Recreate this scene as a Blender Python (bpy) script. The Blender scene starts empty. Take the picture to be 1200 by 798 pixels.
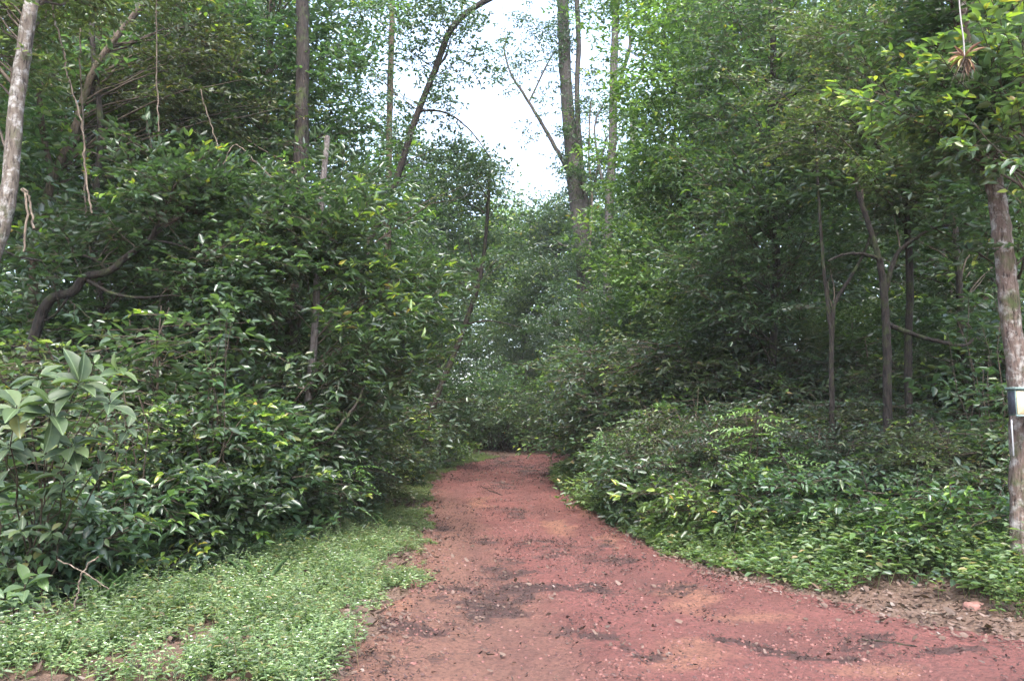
import bpy, math
import numpy as np
from mathutils import Vector
rng = np.random.default_rng(11)
scene = bpy.context.scene
COL = scene.collection
R = math.radians
U = rng.uniform
N_ = rng.normal

# ------------------------------------------------------------------ camera
CAM_Z = 1.6
PITCH = R(5.57)
FPX = 933.0
cam_d = bpy.data.cameras.new('camera'); cam_d.lens = 28; cam_d.sensor_width = 36
cam_d.clip_start = 0.05; cam_d.clip_end = 1500
cam = bpy.data.objects.new('camera', cam_d); COL.objects.link(cam)
cam.location = (0, 0, CAM_Z); cam.rotation_euler = (R(90) + PITCH, 0, 0)
scene.camera = cam

def at(px, py, Y):
    """world point seen at photo pixel (px, py) at the distance Y in front of the viewer"""
    xc = (px - 600) / FPX; yc = -(py - 399) / FPX
    f = math.cos(PITCH) - yc * math.sin(PITCH)
    return np.array([xc / f * Y, Y, CAM_Z + Y * (math.sin(PITCH) + yc * math.cos(PITCH)) / f])

# ------------------------------------------------------------------ noise
def _hash(ix, iy, seed):
    n = (ix.astype(np.int64) * 374761393 + iy.astype(np.int64) * 668265263 + seed * 1442695041) & 0xffffffff
    n = ((n ^ (n >> 13)) * 1274126177) & 0xffffffff
    return ((n ^ (n >> 16)) & 0xffff) / 65535.0
def vnoise(x, y, seed=0):
    x = np.asarray(x, float); y = np.asarray(y, float)
    ix = np.floor(x); iy = np.floor(y); fx = x - ix; fy = y - iy
    fx = fx * fx * (3 - 2 * fx); fy = fy * fy * (3 - 2 * fy)
    a = _hash(ix, iy, seed); b = _hash(ix + 1, iy, seed); c = _hash(ix, iy + 1, seed); d = _hash(ix + 1, iy + 1, seed)
    return (a * (1 - fx) + b * fx) * (1 - fy) + (c * (1 - fx) + d * fx) * fy
def fbm(x, y, seed=0, o=3):
    s = 0; a = 1; t = 0
    for k in range(o):
        s = s + a * vnoise(np.asarray(x) * 2 ** k, np.asarray(y) * 2 ** k, seed + k); t += a; a *= .5
    return s / t
def sstep(a, b, x):
    t = np.clip((x - a) / (b - a), 0, 1); return t * t * (3 - 2 * t)

# ------------------------------------------------------------------ road outline and ground height
def catmull(P, n):
    P = np.asarray(P, float); out = []
    for i in range(len(P) - 1):
        p0 = P[max(i - 1, 0)]; p1 = P[i]; p2 = P[i + 1]; p3 = P[min(i + 2, len(P) - 1)]
        t = np.linspace(0, 1, n, endpoint=False)[:, None]
        out.append(.5 * (2 * p1 + (p2 - p0) * t + (2 * p0 - 5 * p1 + 4 * p2 - p3) * t ** 2 + (3 * p1 - p0 - 3 * p2 + p3) * t ** 3))
    out.append(P[-1][None]); return np.concatenate(out)
PAIRS = [((-9, -9), (12, -9)), ((-3.6, 1.5), (9.0, 3.2)), ((-1.2, 4.7), (4.2, 5.55)), ((-1.0, 7.4), (2.75, 7.4)),
         ((-1.15, 9.9), (1.85, 9.2)), ((-1.5, 13.6), (1.5, 12.2)), ((-1.95, 18.7), (1.15, 16.2)), ((-2.05, 23.5), (1.05, 21)),
         ((-1.5, 29), (1.25, 26)), ((0.2, 34.5), (2.4, 30.5)), ((4, 39), (5, 34.5)), ((12, 43), (12, 38)), ((40, 46), (40, 42))]
EL = catmull([a for a, b in PAIRS], 14); ER = catmull([b for a, b in PAIRS], 14)
POLY = np.concatenate([EL, ER[::-1]])
def road_dist(x, y):
    """signed distance to the road's outline, negative on the road"""
    x = np.atleast_1d(np.asarray(x, float)); y = np.atleast_1d(np.asarray(y, float))
    out = np.empty(len(x))
    A = POLY; B = np.roll(POLY, -1, axis=0); D = B - A; L2 = (D ** 2).sum(1) + 1e-9
    for s in range(0, len(x), 20000):
        px = x[s:s + 20000, None]; py = y[s:s + 20000, None]
        t = np.clip(((px - A[:, 0]) * D[:, 0] + (py - A[:, 1]) * D[:, 1]) / L2, 0, 1)
        d = np.sqrt(((px - A[:, 0] - t * D[:, 0]) ** 2 + (py - A[:, 1] - t * D[:, 1]) ** 2).min(1))
        c = ((A[:, 1] > py) != (B[:, 1] > py)) & (px < D[:, 0] * (py - A[:, 1]) / (D[:, 1] + 1e-12) + A[:, 0])
        out[s:s + 20000] = np.where(c.sum(1) % 2 == 1, -d, d)
    return out
def gh(x, y, d=None):
    x = np.atleast_1d(np.asarray(x, float)); y = np.atleast_1d(np.asarray(y, float))
    if d is None: d = road_dist(x, y)
    h = .05 * (fbm(x * .7, y * .7, 3) - .5)
    h = h + .16 * sstep(0.1, 2.2, d) + .5 * sstep(2, 14, d) * (fbm(x * .12, y * .12, 9, 2) - .25)
    h = h + .025 * (fbm(x * 2.2, y * 2.2, 21, 3) - .5) * sstep(.3, -.3, d)
    return h - .05 * sstep(.0, -1.2, d)
def _dline(P, x, y):
    o = np.empty(len(x)); A = P[:-1]; D = P[1:] - A; L2 = (D ** 2).sum(1) + 1e-9
    for s in range(0, len(x), 20000):
        px = x[s:s + 20000, None]; py = y[s:s + 20000, None]
        t = np.clip(((px - A[:, 0]) * D[:, 0] + (py - A[:, 1]) * D[:, 1]) / L2, 0, 1)
        o[s:s + 20000] = np.sqrt(((px - A[:, 0] - t * D[:, 0]) ** 2 + (py - A[:, 1] - t * D[:, 1]) ** 2).min(1))
    return o
def road_top(x, y, d):
    x = np.asarray(x, float); y = np.asarray(y, float)
    dl = _dline(EL, x, y); s = dl / (dl + _dline(ER, x, y) + 1e-6)
    rut = -.034 * np.exp(-((s - .26) / .075) ** 2) - .036 * np.exp(-((s - .72) / .075) ** 2) + .015 * np.exp(-((s - .5) / .1) ** 2)
    return gh(x, y, d) + .012 + rut * sstep(3, 8, y) + .034 * (fbm(x * 4, y * 4, 61, 4) - .5) + .016 * (fbm(x * 15, y * 15, 65, 2) - .5)
def gz(x, y): return float(gh([x], [y])[0])

# ------------------------------------------------------------------ materials
def nodes(name):
    m = bpy.data.materials.new(name); m.use_nodes = True
    nt = m.node_tree; nt.nodes.clear(); return m, nt
def nd(nt, typ, **kw):
    n = nt.nodes.new(typ)
    for k, v in kw.items():
        if k.startswith('i_'): n.inputs[int(k[2:])].default_value = v
        else: setattr(n, k, v)
    return n
def ramp(nt, fac, stops, interp='LINEAR'):
    r = nt.nodes.new('ShaderNodeValToRGB'); r.color_ramp.interpolation = interp
    el = r.color_ramp.elements
    while len(el) < len(stops): el.new(.5)
    for e, (p, c) in zip(el, stops): e.position = p; e.color = (*c, 1) if len(c) == 3 else c
    nt.links.new(fac, r.inputs[0]); return r.outputs[0]
def mixc(nt, fac, a, b, blend='MIX'):
    n = nt.nodes.new('ShaderNodeMix'); n.data_type = 'RGBA'; n.blend_type = blend
    for s, v in ((n.inputs[0], fac), (n.inputs[6], a), (n.inputs[7], b)):
        if hasattr(v, 'is_output'): nt.links.new(v, s)
        elif isinstance(v, (int, float)): s.default_value = v
        else: s.default_value = (*v, 1)
    return n.outputs[2]
def noise(nt, scale, detail=4, rough=.55, vec=None, dist=0):
    n = nt.nodes.new('ShaderNodeTexNoise'); n.inputs['Scale'].default_value = scale
    n.inputs['Detail'].default_value = detail; n.inputs['Roughness'].default_value = rough; n.inputs['Distortion'].default_value = dist
    if vec is not None: nt.links.new(vec, n.inputs['Vector'])
    return n.outputs['Fac']
def principled(nt, col, rough=.6, spec=.5, bump=None, bs=.3, bd=.02):
    p = nt.nodes.new('ShaderNodeBsdfPrincipled')
    if hasattr(col, 'is_output'): nt.links.new(col, p.inputs['Base Color'])
    else: p.inputs['Base Color'].default_value = (*col, 1)
    if hasattr(rough, 'is_output'): nt.links.new(rough, p.inputs['Roughness'])
    else: p.inputs['Roughness'].default_value = rough
    p.inputs['Specular IOR Level'].default_value = spec
    if bump is not None:
        b = nt.nodes.new('ShaderNodeBump'); b.inputs['Strength'].default_value = bs; b.inputs['Distance'].default_value = bd
        nt.links.new(bump, b.inputs['Height']); nt.links.new(b.outputs[0], p.inputs['Normal'])
    return p
def out(nt, sh):
    o = nt.nodes.new('ShaderNodeOutputMaterial'); nt.links.new(sh, o.inputs['Surface'])

def leaf_mat(name, stops, rough=.34, trans=.40, spec=.75, var=.35, back=(.10, .15, .08), spots=0):
    m, nt = nodes(name)
    g = nt.nodes.new('ShaderNodeNewGeometry'); oi = nt.nodes.new('ShaderNodeObjectInfo')
    col = ramp(nt, g.outputs['Random Per Island'], stops)
    hs = nt.nodes.new('ShaderNodeHueSaturation')
    mr = nt.nodes.new('ShaderNodeMapRange'); mr.inputs[3].default_value = 1 - var; mr.inputs[4].default_value = 1 + var
    nt.links.new(oi.outputs['Random'], mr.inputs[0]); nt.links.new(mr.outputs[0], hs.inputs['Value'])
    mh = nt.nodes.new('ShaderNodeMapRange'); mh.inputs[3].default_value = .485; mh.inputs[4].default_value = .515
    ml = nt.nodes.new('ShaderNodeMath'); ml.operation = 'FRACT'
    mm = nt.nodes.new('ShaderNodeMath'); mm.operation = 'MULTIPLY'; mm.inputs[1].default_value = 7.31
    nt.links.new(oi.outputs['Random'], mm.inputs[0]); nt.links.new(mm.outputs[0], ml.inputs[0])
    nt.links.new(ml.outputs[0], mh.inputs[0]); nt.links.new(mh.outputs[0], hs.inputs['Hue'])
    nt.links.new(col, hs.inputs['Color'])
    c = hs.outputs[0]
    if spots:
        tc = nd(nt, 'ShaderNodeTexCoord'); sp = noise(nt, 38, 5, .7, tc.outputs['Object']); c = mixc(nt, ramp(nt, sp, [(.62, (0, 0, 0)), (.70, (.85, .85, .85))]), c, (.10, .075, .035))
        c = mixc(nt, ramp(nt, noise(nt, 14, 4, .6, tc.outputs['Object']), [(.4, (0, 0, 0)), (.7, (.5, .5, .5))]), c, (.085, .12, .05))
    cb = mixc(nt, .45, c, back)
    face = mixc(nt, g.outputs['Backfacing'], c, cb)
    p = principled(nt, face, rough, spec)
    t = nt.nodes.new('ShaderNodeBsdfTranslucent')
    tc = mixc(nt, 1.0, c, (1.5, 1.75, .7), 'MULTIPLY'); nt.links.new(tc, t.inputs[0])
    mx = nt.nodes.new('ShaderNodeMixShader'); mx.inputs[0].default_value = trans
    nt.links.new(p.outputs[0], mx.inputs[1]); nt.links.new(t.outputs[0], mx.inputs[2])
    out(nt, mx.outputs[0]); return m

M = {}
M['leaf'] = leaf_mat('leaf_mid_green', [(0, (.032, .060, .034)), (.5, (.054, .095, .050)), (.92, (.080, .130, .062)), (1, (.13, .16, .06))])
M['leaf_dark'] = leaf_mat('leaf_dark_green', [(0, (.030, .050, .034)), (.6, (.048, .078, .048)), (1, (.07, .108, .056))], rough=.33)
M['leaf_bright'] = leaf_mat('leaf_bright_green', [(0, (.045, .082, .030)), (.5, (.072, .125, .042)), (1, (.12, .19, .055))])
M['leaf_young'] = leaf_mat('leaf_young_flush', [(0, (.12, .21, .045)), (.6, (.19, .28, .05)), (.92, (.28, .30, .06)), (1, (.36, .22, .07))], trans=.35, var=.15)
M['leaf_pinnate'] = leaf_mat('leaf_pale_fern_green', [(0, (.065, .125, .045)), (.6, (.105, .185, .058)), (1, (.16, .25, .07))], rough=.48, trans=.34)
M['leaf_pale'] = leaf_mat('leaf_pale_yellow_green', [(0, (.10, .16, .045)), (.6, (.16, .22, .06)), (1, (.22, .27, .08))], trans=.4, var=.05)
M['leaf_big'] = leaf_mat('leaf_large_waxy', [(0, (.036, .066, .034)), (.6, (.056, .094, .046)), (.93, (.085, .14, .055)), (1, (.20, .18, .06))], rough=.5, trans=.28, spec=.35, spots=1)
M['leaf_herb'] = leaf_mat('leaf_pale_herb', [(0, (.06, .105, .045)), (.3, (.12, .19, .08)), (.7, (.21, .285, .13)), (.95, (.28, .34, .17)), (1, (.24, .18, .10))], rough=.55, trans=.3, var=.05)
M['weed'] = leaf_mat('leaf_weed', [(0, (.075, .12, .055)), (.6, (.12, .17, .08)), (.9, (.17, .20, .09)), (1, (.22, .15, .08))], rough=.5, var=.05)
M['weed_green'] = leaf_mat('leaf_green_weed', [(0, (.05, .09, .034)), (.5, (.085, .145, .05)), (.9, (.13, .19, .065)), (1, (.19, .19, .07))], rough=.45, var=.05)
M['leaf_olive'] = leaf_mat('leaf_olive_green', [(0, (.046, .066, .030)), (.6, (.074, .098, .044)), (.95, (.11, .13, .052)), (1, (.15, .10, .045))], rough=.5)
M['leaf_far'] = leaf_mat('leaf_far_wood', [(0, (.035, .07, .03)), (.5, (.065, .115, .045)), (1, (.12, .17, .06))], rough=.5, trans=.35)
M['grass'] = leaf_mat('grass_blade', [(0, (.06, .12, .03)), (1, (.14, .22, .06))], rough=.5, trans=.3)
M['litter'] = leaf_mat('fallen_leaf', [(0, (.04, .027, .022)), (.35, (.09, .056, .045)), (.7, (.095, .058, .046)), (.94, (.13, .085, .072)), (1, (.16, .13, .115))], rough=.62, trans=.06, spec=.3, var=0, back=(.09, .064, .054))
M['debris'] = leaf_mat('dark_debris', [(0, (.016, .011, .010)), (.6, (.038, .024, .021)), (1, (.075, .045, .038))], rough=.8, spec=.2, trans=0, var=0, back=(.035, .024, .022))
m, nt = nodes('petal_white'); out(nt, principled(nt, (.8, .8, .76), .6).outputs[0]); M['petal'] = m
m, nt = nodes('twig_bark'); tc = nd(nt, 'ShaderNodeTexCoord')
out(nt, principled(nt, ramp(nt, noise(nt, 9, 3, .6, tc.outputs['Object']), [(.35, (.030, .022, .016)), (.65, (.080, .060, .043))]), .8, .3).outputs[0]); M['twig'] = m

m, nt = nodes('leaf_midrib'); out(nt, principled(nt, (.085, .125, .055), .45).outputs[0]); M['rib'] = m
def bark(name, base, base2, lichen, lich_amt, moss=(.05, .07, .02), moss_amt=.35, stretch=.22, scale=20):
    m, nt = nodes(name); tc = nd(nt, 'ShaderNodeTexCoord')
    mp = nd(nt, 'ShaderNodeMapping'); mp.inputs['Scale'].default_value = (1, 1, stretch); nt.links.new(tc.outputs['Object'], mp.inputs[0])
    n1 = noise(nt, scale * 2, 6, .65, mp.outputs[0], .5); n2 = noise(nt, scale * .5, 7, .68, tc.outputs['Object'], .1)
    n3 = noise(nt, scale * .3, 5, .6, tc.outputs['Object'], .3)
    c = mixc(nt, ramp(nt, n1, [(.36, (0, 0, 0)), (.62, (1, 1, 1))]), base, base2)
    c = mixc(nt, ramp(nt, n2, [(1 - lich_amt - .05, (0, 0, 0)), (1 - lich_amt + .09, (.85, .85, .85))]), c, lichen)
    c = mixc(nt, ramp(nt, n3, [(1 - moss_amt - .1, (0, 0, 0)), (1 - moss_amt + .1, (.85, .85, .85))]), c, moss)
    c = mixc(nt, ramp(nt, n1, [(.34, (.9, .9, .9)), (.44, (0, 0, 0))]), c, tuple(q * .3 for q in base))
    out(nt, principled(nt, c, .85, .25, n1, 1.0, .035).outputs[0]); return m
M['bark_pale'] = bark('bark_mottled_pale', (.075, .06, .05), (.15, .125, .10), (.36, .35, .33), .45, moss_amt=.36)
M['bark_grey'] = bark('bark_grey', (.075, .064, .058), (.155, .135, .125), (.30, .29, .28), .40, moss_amt=.33)
M['bark_brown'] = bark('bark_brown', (.055, .04, .03), (.13, .10, .075), (.22, .21, .19), .36, moss_amt=.42)
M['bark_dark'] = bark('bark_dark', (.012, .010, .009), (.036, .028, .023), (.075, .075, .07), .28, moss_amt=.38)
M['bark_deep'] = bark('bark_deep_grey', (.042, .036, .033), (.098, .085, .079), (.20, .195, .19), .36, moss_amt=.40)
M['bark_peel'] = bark('bark_peeling', (.06, .04, .032), (.15, .11, .09), (.34, .325, .30), .46, moss_amt=.40, stretch=.16)
M['vine'] = bark('vine_bark', (.08, .06, .045), (.2, .16, .12), (.32, .29, .25), .38, moss_amt=.2)
m, nt = nodes('aerial_root_white'); out(nt, principled(nt, (.22, .205, .195), .7).outputs[0]); M['root'] = m

def soil_common(nt):
    g = nd(nt, 'ShaderNodeNewGeometry'); return g.outputs['Position']
m, nt = nodes('forest_soil'); P = soil_common(nt)
n1 = noise(nt, 1.3, 5, .6, P); n2 = noise(nt, 26, 6, .7, P)
c = mixc(nt, ramp(nt, n1, [(.35, (0, 0, 0)), (.65, (1, 1, 1))]), (.055, .036, .026), (.10, .058, .042))
c = mixc(nt, ramp(nt, n2, [(.4, (0, 0, 0)), (.7, (1, 1, 1))]), c, (.15, .105, .08))
out(nt, principled(nt, c, .9, .2, n2, .8, .03).outputs[0]); M['soil'] = m

m, nt = nodes('red_laterite'); P = soil_common(nt)
mid = noise(nt, 2.6, 7, .68, P, .3); fine = noise(nt, 30, 6, .74, P); grit = noise(nt, 105, 3, .7, P); big = noise(nt, .8, 4, .6, P)
def attr(nm): n = nd(nt, 'ShaderNodeAttribute'); n.attribute_name = nm; return n.outputs['Fac']
def addm(x, y, op='ADD'):
    n = nd(nt, 'ShaderNodeMath', operation=op)
    for s_, v_ in zip(n.inputs, (x, y)):
        if hasattr(v_, 'is_output'): nt.links.new(v_, s_)
        else: s_.default_value = v_
    return n.outputs[0]
c = mixc(nt, ramp(nt, mid, [(.32, (0, 0, 0)), (.68, (1, 1, 1))]), (.145, .050, .041), (.245, .088, .072))
c = mixc(nt, ramp(nt, big, [(.40, (0, 0, 0)), (.64, (.75, .75, .75))]), c, (.27, .097, .082))
tn = addm(attr('tan'), addm(mid, .5, 'SUBTRACT')); c = mixc(nt, ramp(nt, tn, [(.30, (0, 0, 0)), (.8, (.85, .85, .85))]), c, (.245, .128, .086))
c = mixc(nt, addm(attr('wheel'), .6, 'MULTIPLY'), c, (.15, .062, .052))
sn = addm(attr('sandy'), addm(mid, .45, 'SUBTRACT')); c = mixc(nt, ramp(nt, sn, [(.40, (0, 0, 0)), (1.0, (.8, .8, .8))]), c, (.36, .17, .105))
st = noise(nt, 9, 9, .80, P, .3)
dm = addm(attr('damp'), addm(addm(st, .52, 'SUBTRACT'), 3.4, 'MULTIPLY')); c = mixc(nt, ramp(nt, dm, [(.32, (0, 0, 0)), (.60, (.9, .9, .9))]), c, (.060, .038, .035))
c = mixc(nt, ramp(nt, st, [(.56, (0, 0, 0)), (.68, (.7, .7, .7))]), c, (.10, .045, .038))
c = mixc(nt, ramp(nt, fine, [(.36, (.95, .95, .95)), (.54, (0, 0, 0))]), c, (.085, .037, .031))
c = mixc(nt, ramp(nt, grit, [(.58, (0, 0, 0)), (.72, (.75, .75, .75))]), c, (.36, .17, .14))
hb = nd(nt, 'ShaderNodeMath', operation='ADD'); nt.links.new(fine, hb.inputs[0]); nt.links.new(grit, hb.inputs[1])
out(nt, principled(nt, c, ramp(nt, dm, [(.2, (.85, .85, .85)), (.6, (.55, .55, .55))]), .35, hb.outputs[0], 1.0, .045).outputs[0]); M['road'] = m
m, nt = nodes('laterite_pebble'); g = nd(nt, 'ShaderNodeNewGeometry')
out(nt, principled(nt, ramp(nt, g.outputs['Random Per Island'], [(0, (.05, .024, .022)), (.5, (.11, .046, .038)), (.9, (.135, .058, .048)), (1, (.15, .085, .072))]), .75, .35).outputs[0]); M['pebble'] = m

# ------------------------------------------------------------------ geometry collector (all quads)
class Geo:
    def __init__(s): s.v = []; s.f = []; s.m = []; s.n = 0
    def add(s, v, f, mi=0):
        v = np.asarray(v, np.float32).reshape(-1, 3); f = np.asarray(f, np.int64).reshape(-1, 4)
        if len(v) == 0: return
        s.v.append(v); s.f.append(f + s.n); s.n += len(v)
        s.m.append(np.full(len(f), mi, np.int32) if np.isscalar(mi) else np.asarray(mi, np.int32))
    def mesh(s, name, mats, smooth=True):
        me = bpy.data.meshes.new(name)
        v = np.concatenate(s.v); f = np.concatenate(s.f).astype(np.int32); mi = np.concatenate(s.m)
        me.vertices.add(len(v)); me.vertices.foreach_set('co', v.ravel())
        me.loops.add(f.size); me.loops.foreach_set('vertex_index', f.ravel())
        me.polygons.add(len(f)); me.polygons.foreach_set('loop_start', np.arange(0, f.size, 4, dtype=np.int32))
        me.polygons.foreach_set('material_index', mi)
        if smooth: me.polygons.foreach_set('use_smooth', np.ones(len(f), bool))
        for k in mats: me.materials.append(M[k])
        me.update(calc_edges=True); return me
    def obj(s, name, mats, parent=None, smooth=True):
        o = bpy.data.objects.new(name, s.mesh(name, mats, smooth)); COL.objects.link(o)
        if parent is not None: o.parent = parent
        return o
def empty(name, loc, rz=0):
    o = bpy.data.objects.new(name, None); COL.objects.link(o); o.location = loc; o.rotation_euler = (0, 0, rz)
    o.empty_display_size = .2; return o
def tag(o, label=None, cat=None, group=None, kind=None):
    for k, v in (('label', label), ('category', cat), ('group', group), ('kind', kind)):
        if v: o[k] = v
    return o
def copy_tree(root):
    r = root.copy(); COL.objects.link(r)
    for ch in root.children:
        c = ch.copy(); COL.objects.link(c); c.parent = r
        for g in ch.children:
            d = g.copy(); COL.objects.link(d); d.parent = c
    return r

def norm(a): return a / (np.linalg.norm(a, axis=-1, keepdims=True) + 1e-9)
def tube(geo, pts, rad, sides=8, mi=0, wob=0.0):
    pts = np.asarray(pts, float); n = len(pts); rad = np.broadcast_to(np.asarray(rad, float), (n,))
    t = norm(np.gradient(pts, axis=0)); ref = np.array([1., .13, .05]) if abs(t[:, 0]).mean() < .8 else np.array([.1, 1., .05])
    b = norm(np.cross(t, ref)); c = np.cross(t, b)
    a = np.linspace(0, 2 * np.pi, sides, endpoint=False)
    rr = rad[:, None] * (1 + wob * (vnoise(np.arange(n)[:, None] * .7 + 0 * a, np.cos(a)[None] * 1.5 + 9 + 0 * rad[:, None], 5) - .5) * 2)
    v = pts[:, None] + rr[..., None] * (np.cos(a)[None, :, None] * b[:, None] + np.sin(a)[None, :, None] * c[:, None])
    i = np.arange(n - 1)[:, None] * sides; j = np.arange(sides)[None]; k = (j + 1) % sides
    f = np.stack([i + j, i + k, i + sides + k, i + sides + j], -1).reshape(-1, 4)
    geo.add(v.reshape(-1, 3), f, mi)
def tubes3(geo, A, B, r, mi=0, bend=None):
    """many thin three-sided twigs from A to B (N,3)"""
    A = np.asarray(A); B = np.asarray(B); n = len(A)
    if n == 0: return
    t = norm(B - A); b = norm(np.cross(t, np.array([.31, .22, .93]))); c = np.cross(t, b)
    r = np.broadcast_to(np.asarray(r, float), (n,))[:, None]
    rows = [(A, r), ((A + B) / 2 + (0 if bend is None else bend), r * .8), (B, r * .3)]; v = []
    for p, q in rows:
        for a in (0, 2.094, 4.189): v.append(p + q * (math.cos(a) * b + math.sin(a) * c))
    v = np.stack(v, 1)
    f = np.array([[0, 1, 4, 3], [1, 2, 5, 4], [2, 0, 3, 5], [3, 4, 7, 6], [4, 5, 8, 7], [5, 3, 6, 8]])
    geo.add(v.reshape(-1, 3), (np.arange(n)[:, None, None] * 9 + f[None]).reshape(-1, 4), mi)

# leaf shapes: x along, y across, z up
def _leaf_hi(n, prof, fold, droop):
    xs = np.linspace(0, 1, n); v = []; f = []
    for x in xs:
        w = prof(x); z = -droop * x * x
        v += [(x, w, z + fold * w), (x, 0, z), (x, -w, z + fold * w)]
    for i in range(n - 1):
        a = i * 3; f += [(a + 1, a + 4, a + 3, a), (a + 2, a + 5, a + 4, a + 1)]
    return np.array(v), np.array(f)
LEAF = {
 'lo': (np.array([(0, 0, 0), (.32, .5, .10), (.72, .36, .02), (1, 0, -.14), (.72, -.36, .02), (.32, -.5, .10)]), np.array([(0, 3, 2, 1), (0, 5, 4, 3)])),
 'hi': _leaf_hi(7, lambda x: .5 * max(.02, math.sin(math.pi * min(1, x ** 1.12 * .985 + .004)) ** .95), .28, .22),
 'lit': (np.array([(0, 0, .22), (.3, .5, .04), (.72, .36, .18), (1, 0, .30), (.72, -.36, .36), (.32, -.5, .26)]), np.array([(0, 3, 2, 1), (0, 5, 4, 3)])),
}
LEAF['droop'] = _leaf_hi(7, lambda x: .5 * max(.02, math.sin(math.pi * min(1, x ** 1.05 * .985 + .004)) ** .9), .16, .42)
_h = LEAF['hi'][0][1::3]
LEAF['rib'] = (np.concatenate([np.stack([_h[:, 0], np.full(7, .014), _h[:, 2] + .012], 1), np.stack([_h[:, 0], np.full(7, -.014), _h[:, 2] + .012], 1)]), np.array([(q + 7, q + 8, q + 1, q) for q in range(6)]))
def leaves(geo, o, d, n, L, W, shape='lo', mi=0):
    V, F = LEAF[shape]; o = np.asarray(o); k = len(o)
    if k == 0: return
    d = norm(d); s = norm(np.cross(n, d)); n = np.cross(d, s)
    L = np.broadcast_to(np.asarray(L, float), (k,))[:, None, None]; W = np.broadcast_to(np.asarray(W, float), (k,))[:, None, None]
    v = o[:, None] + L * V[None, :, 0:1] * d[:, None] + W * V[None, :, 1:2] * s[:, None] + L * V[None, :, 2:3] * n[:, None]
    mi = np.broadcast_to(np.asarray(mi), (k,))
    geo.add(v.reshape(-1, 3), (np.arange(k)[:, None, None] * len(V) + F[None]).reshape(-1, 4), np.repeat(mi, len(F)))

# ------------------------------------------------------------------ sprays (a twig fan with its leaves)
class Spray: pass
def mk_spray(kind):
    s = Spray(); o = []; d = []; n = []; L = []; yg = []; A = []; B = []; tr = []
    K = KIND[kind]; span = K['span']
    def twig(p0, dr, ln, nl, r):
        dr = norm(np.array(dr)); pts = []
        for i in range(nl + 1):
            t = i / nl; pts.append(p0 + dr * ln * t + np.array([0, 0, -K['droop'] * ln * t * t]))
        A.append(pts[0]); B.append(pts[-1]); tr.append(r)
        side = norm(np.cross([0, 0, 1.], dr))
        for i in range(1, nl + 1):
            t = i / nl
            if K.get('pin'):
                for sg in (1, -1):
                    dd = dr * .55 + sg * side * .85 + np.array([0, 0, -.12 - .25 * t]) + N_(0, .06, 3)
                    o.append(pts[i]); d.append(dd); n.append(np.array([0, 0, 1.]) + dr * .1 + N_(0, .14, 3)); L.append(K['leaf'] * (1.15 - .75 * abs(t - .45)) * U(.85, 1.1)); yg.append(False)
            else:
                sg = 1 if i % 2 else -1
                for rep in range(K.get('per', 1)):
                    dd = dr * U(.4, .9) + sg * side * U(.5, 1) + np.array([0, 0, U(-.45, .12)])
                    if rep: sg = -sg
                    o.append(pts[i] + N_(0, .006, 3)); d.append(dd); n.append(np.array([0, 0, 1.]) + N_(0, K['rough'], 3)); L.append(K['leaf'] * U(.65, 1.15)); yg.append(False)
        for q in range(1 if K.get('pin') else K.get('tip', 3)):
            o.append(pts[-1]); d.append(dr + N_(0, .45, 3) * np.array([1, 1, .6])); n.append(np.array([0, 0, 1.]) + N_(0, K['rough'], 3)); L.append(K['leaf'] * U(.5, .95)); yg.append(True)
        return pts
    X = np.array([1., 0, 0])
    if K.get('pin'):
        twig(np.zeros(3), X + N_(0, .1, 3), span, K['nl'], .004)
    else:
        main = twig(np.zeros(3), X + N_(0, .15, 3), span, K['nl'], .005)
        for j in range(K['side']):
            i = 1 + int((len(main) - 2) * (j + .3) / K['side']); sg = 1 if j % 2 else -1
            a = sg * U(.5, 1.15)
            twig(main[i], (math.cos(a), math.sin(a), U(-.15, .25)), span * U(.4, .65), max(3, int(K['nl'] * .6)), .003)
    for k, v in (('o', o), ('d', d), ('n', n), ('A', A), ('B', B)): setattr(s, k, np.array(v, float))
    s.L = np.array(L); s.y = np.array(yg); s.r = np.array(tr); return s
KIND = {
 'mid':   dict(leaf=.10, asp=.40, span=.70, nl=8, side=3, droop=.25, rough=.38, mat='leaf', young=.10),
 'glossy': dict(leaf=.105, asp=.42, span=.62, nl=7, side=3, droop=.18, rough=.34, mat='leaf', young=.07),
 'bright': dict(leaf=.115, asp=.40, span=.75, nl=8, side=3, droop=.3, rough=.36, mat='leaf_bright', young=.22),
 'layer': dict(leaf=.125, asp=.30, span=.75, nl=9, side=3, droop=.28, rough=.28, mat='leaf', young=.26),
 'fine':  dict(leaf=.062, asp=.45, span=.48, nl=9, side=4, droop=.2, rough=.42, mat='leaf_dark', young=.04),
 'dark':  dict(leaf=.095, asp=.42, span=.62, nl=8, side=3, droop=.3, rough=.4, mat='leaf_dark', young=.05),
 'olive': dict(leaf=.075, asp=.42, span=.6, nl=9, side=4, droop=.22, rough=.42, mat='leaf_olive', young=.08),
 'shrub': dict(leaf=.12, asp=.40, span=.5, nl=6, side=2, droop=.3, rough=.36, mat='leaf', young=.07),
 'flush': dict(leaf=.12, asp=.42, span=.5, nl=6, side=2, droop=.1, rough=.34, mat='leaf', young=.6),
 'canopy': dict(leaf=.15, asp=.46, span=1.0, nl=8, side=4, droop=.22, rough=.5, mat='leaf', young=.10),
 'pale': dict(leaf=.115, asp=.42, span=.75, nl=8, side=3, droop=.3, rough=.36, mat='leaf_pale', young=.3),
 'small': dict(leaf=.055, asp=.42, span=.35, nl=8, side=3, droop=.15, rough=.45, mat='leaf_bright', young=.12),
 'pin':   dict(leaf=.075, asp=.34, span=.46, nl=9, side=0, droop=.5, rough=.1, mat='leaf_pinnate', young=.0, pin=True),
}
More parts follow.
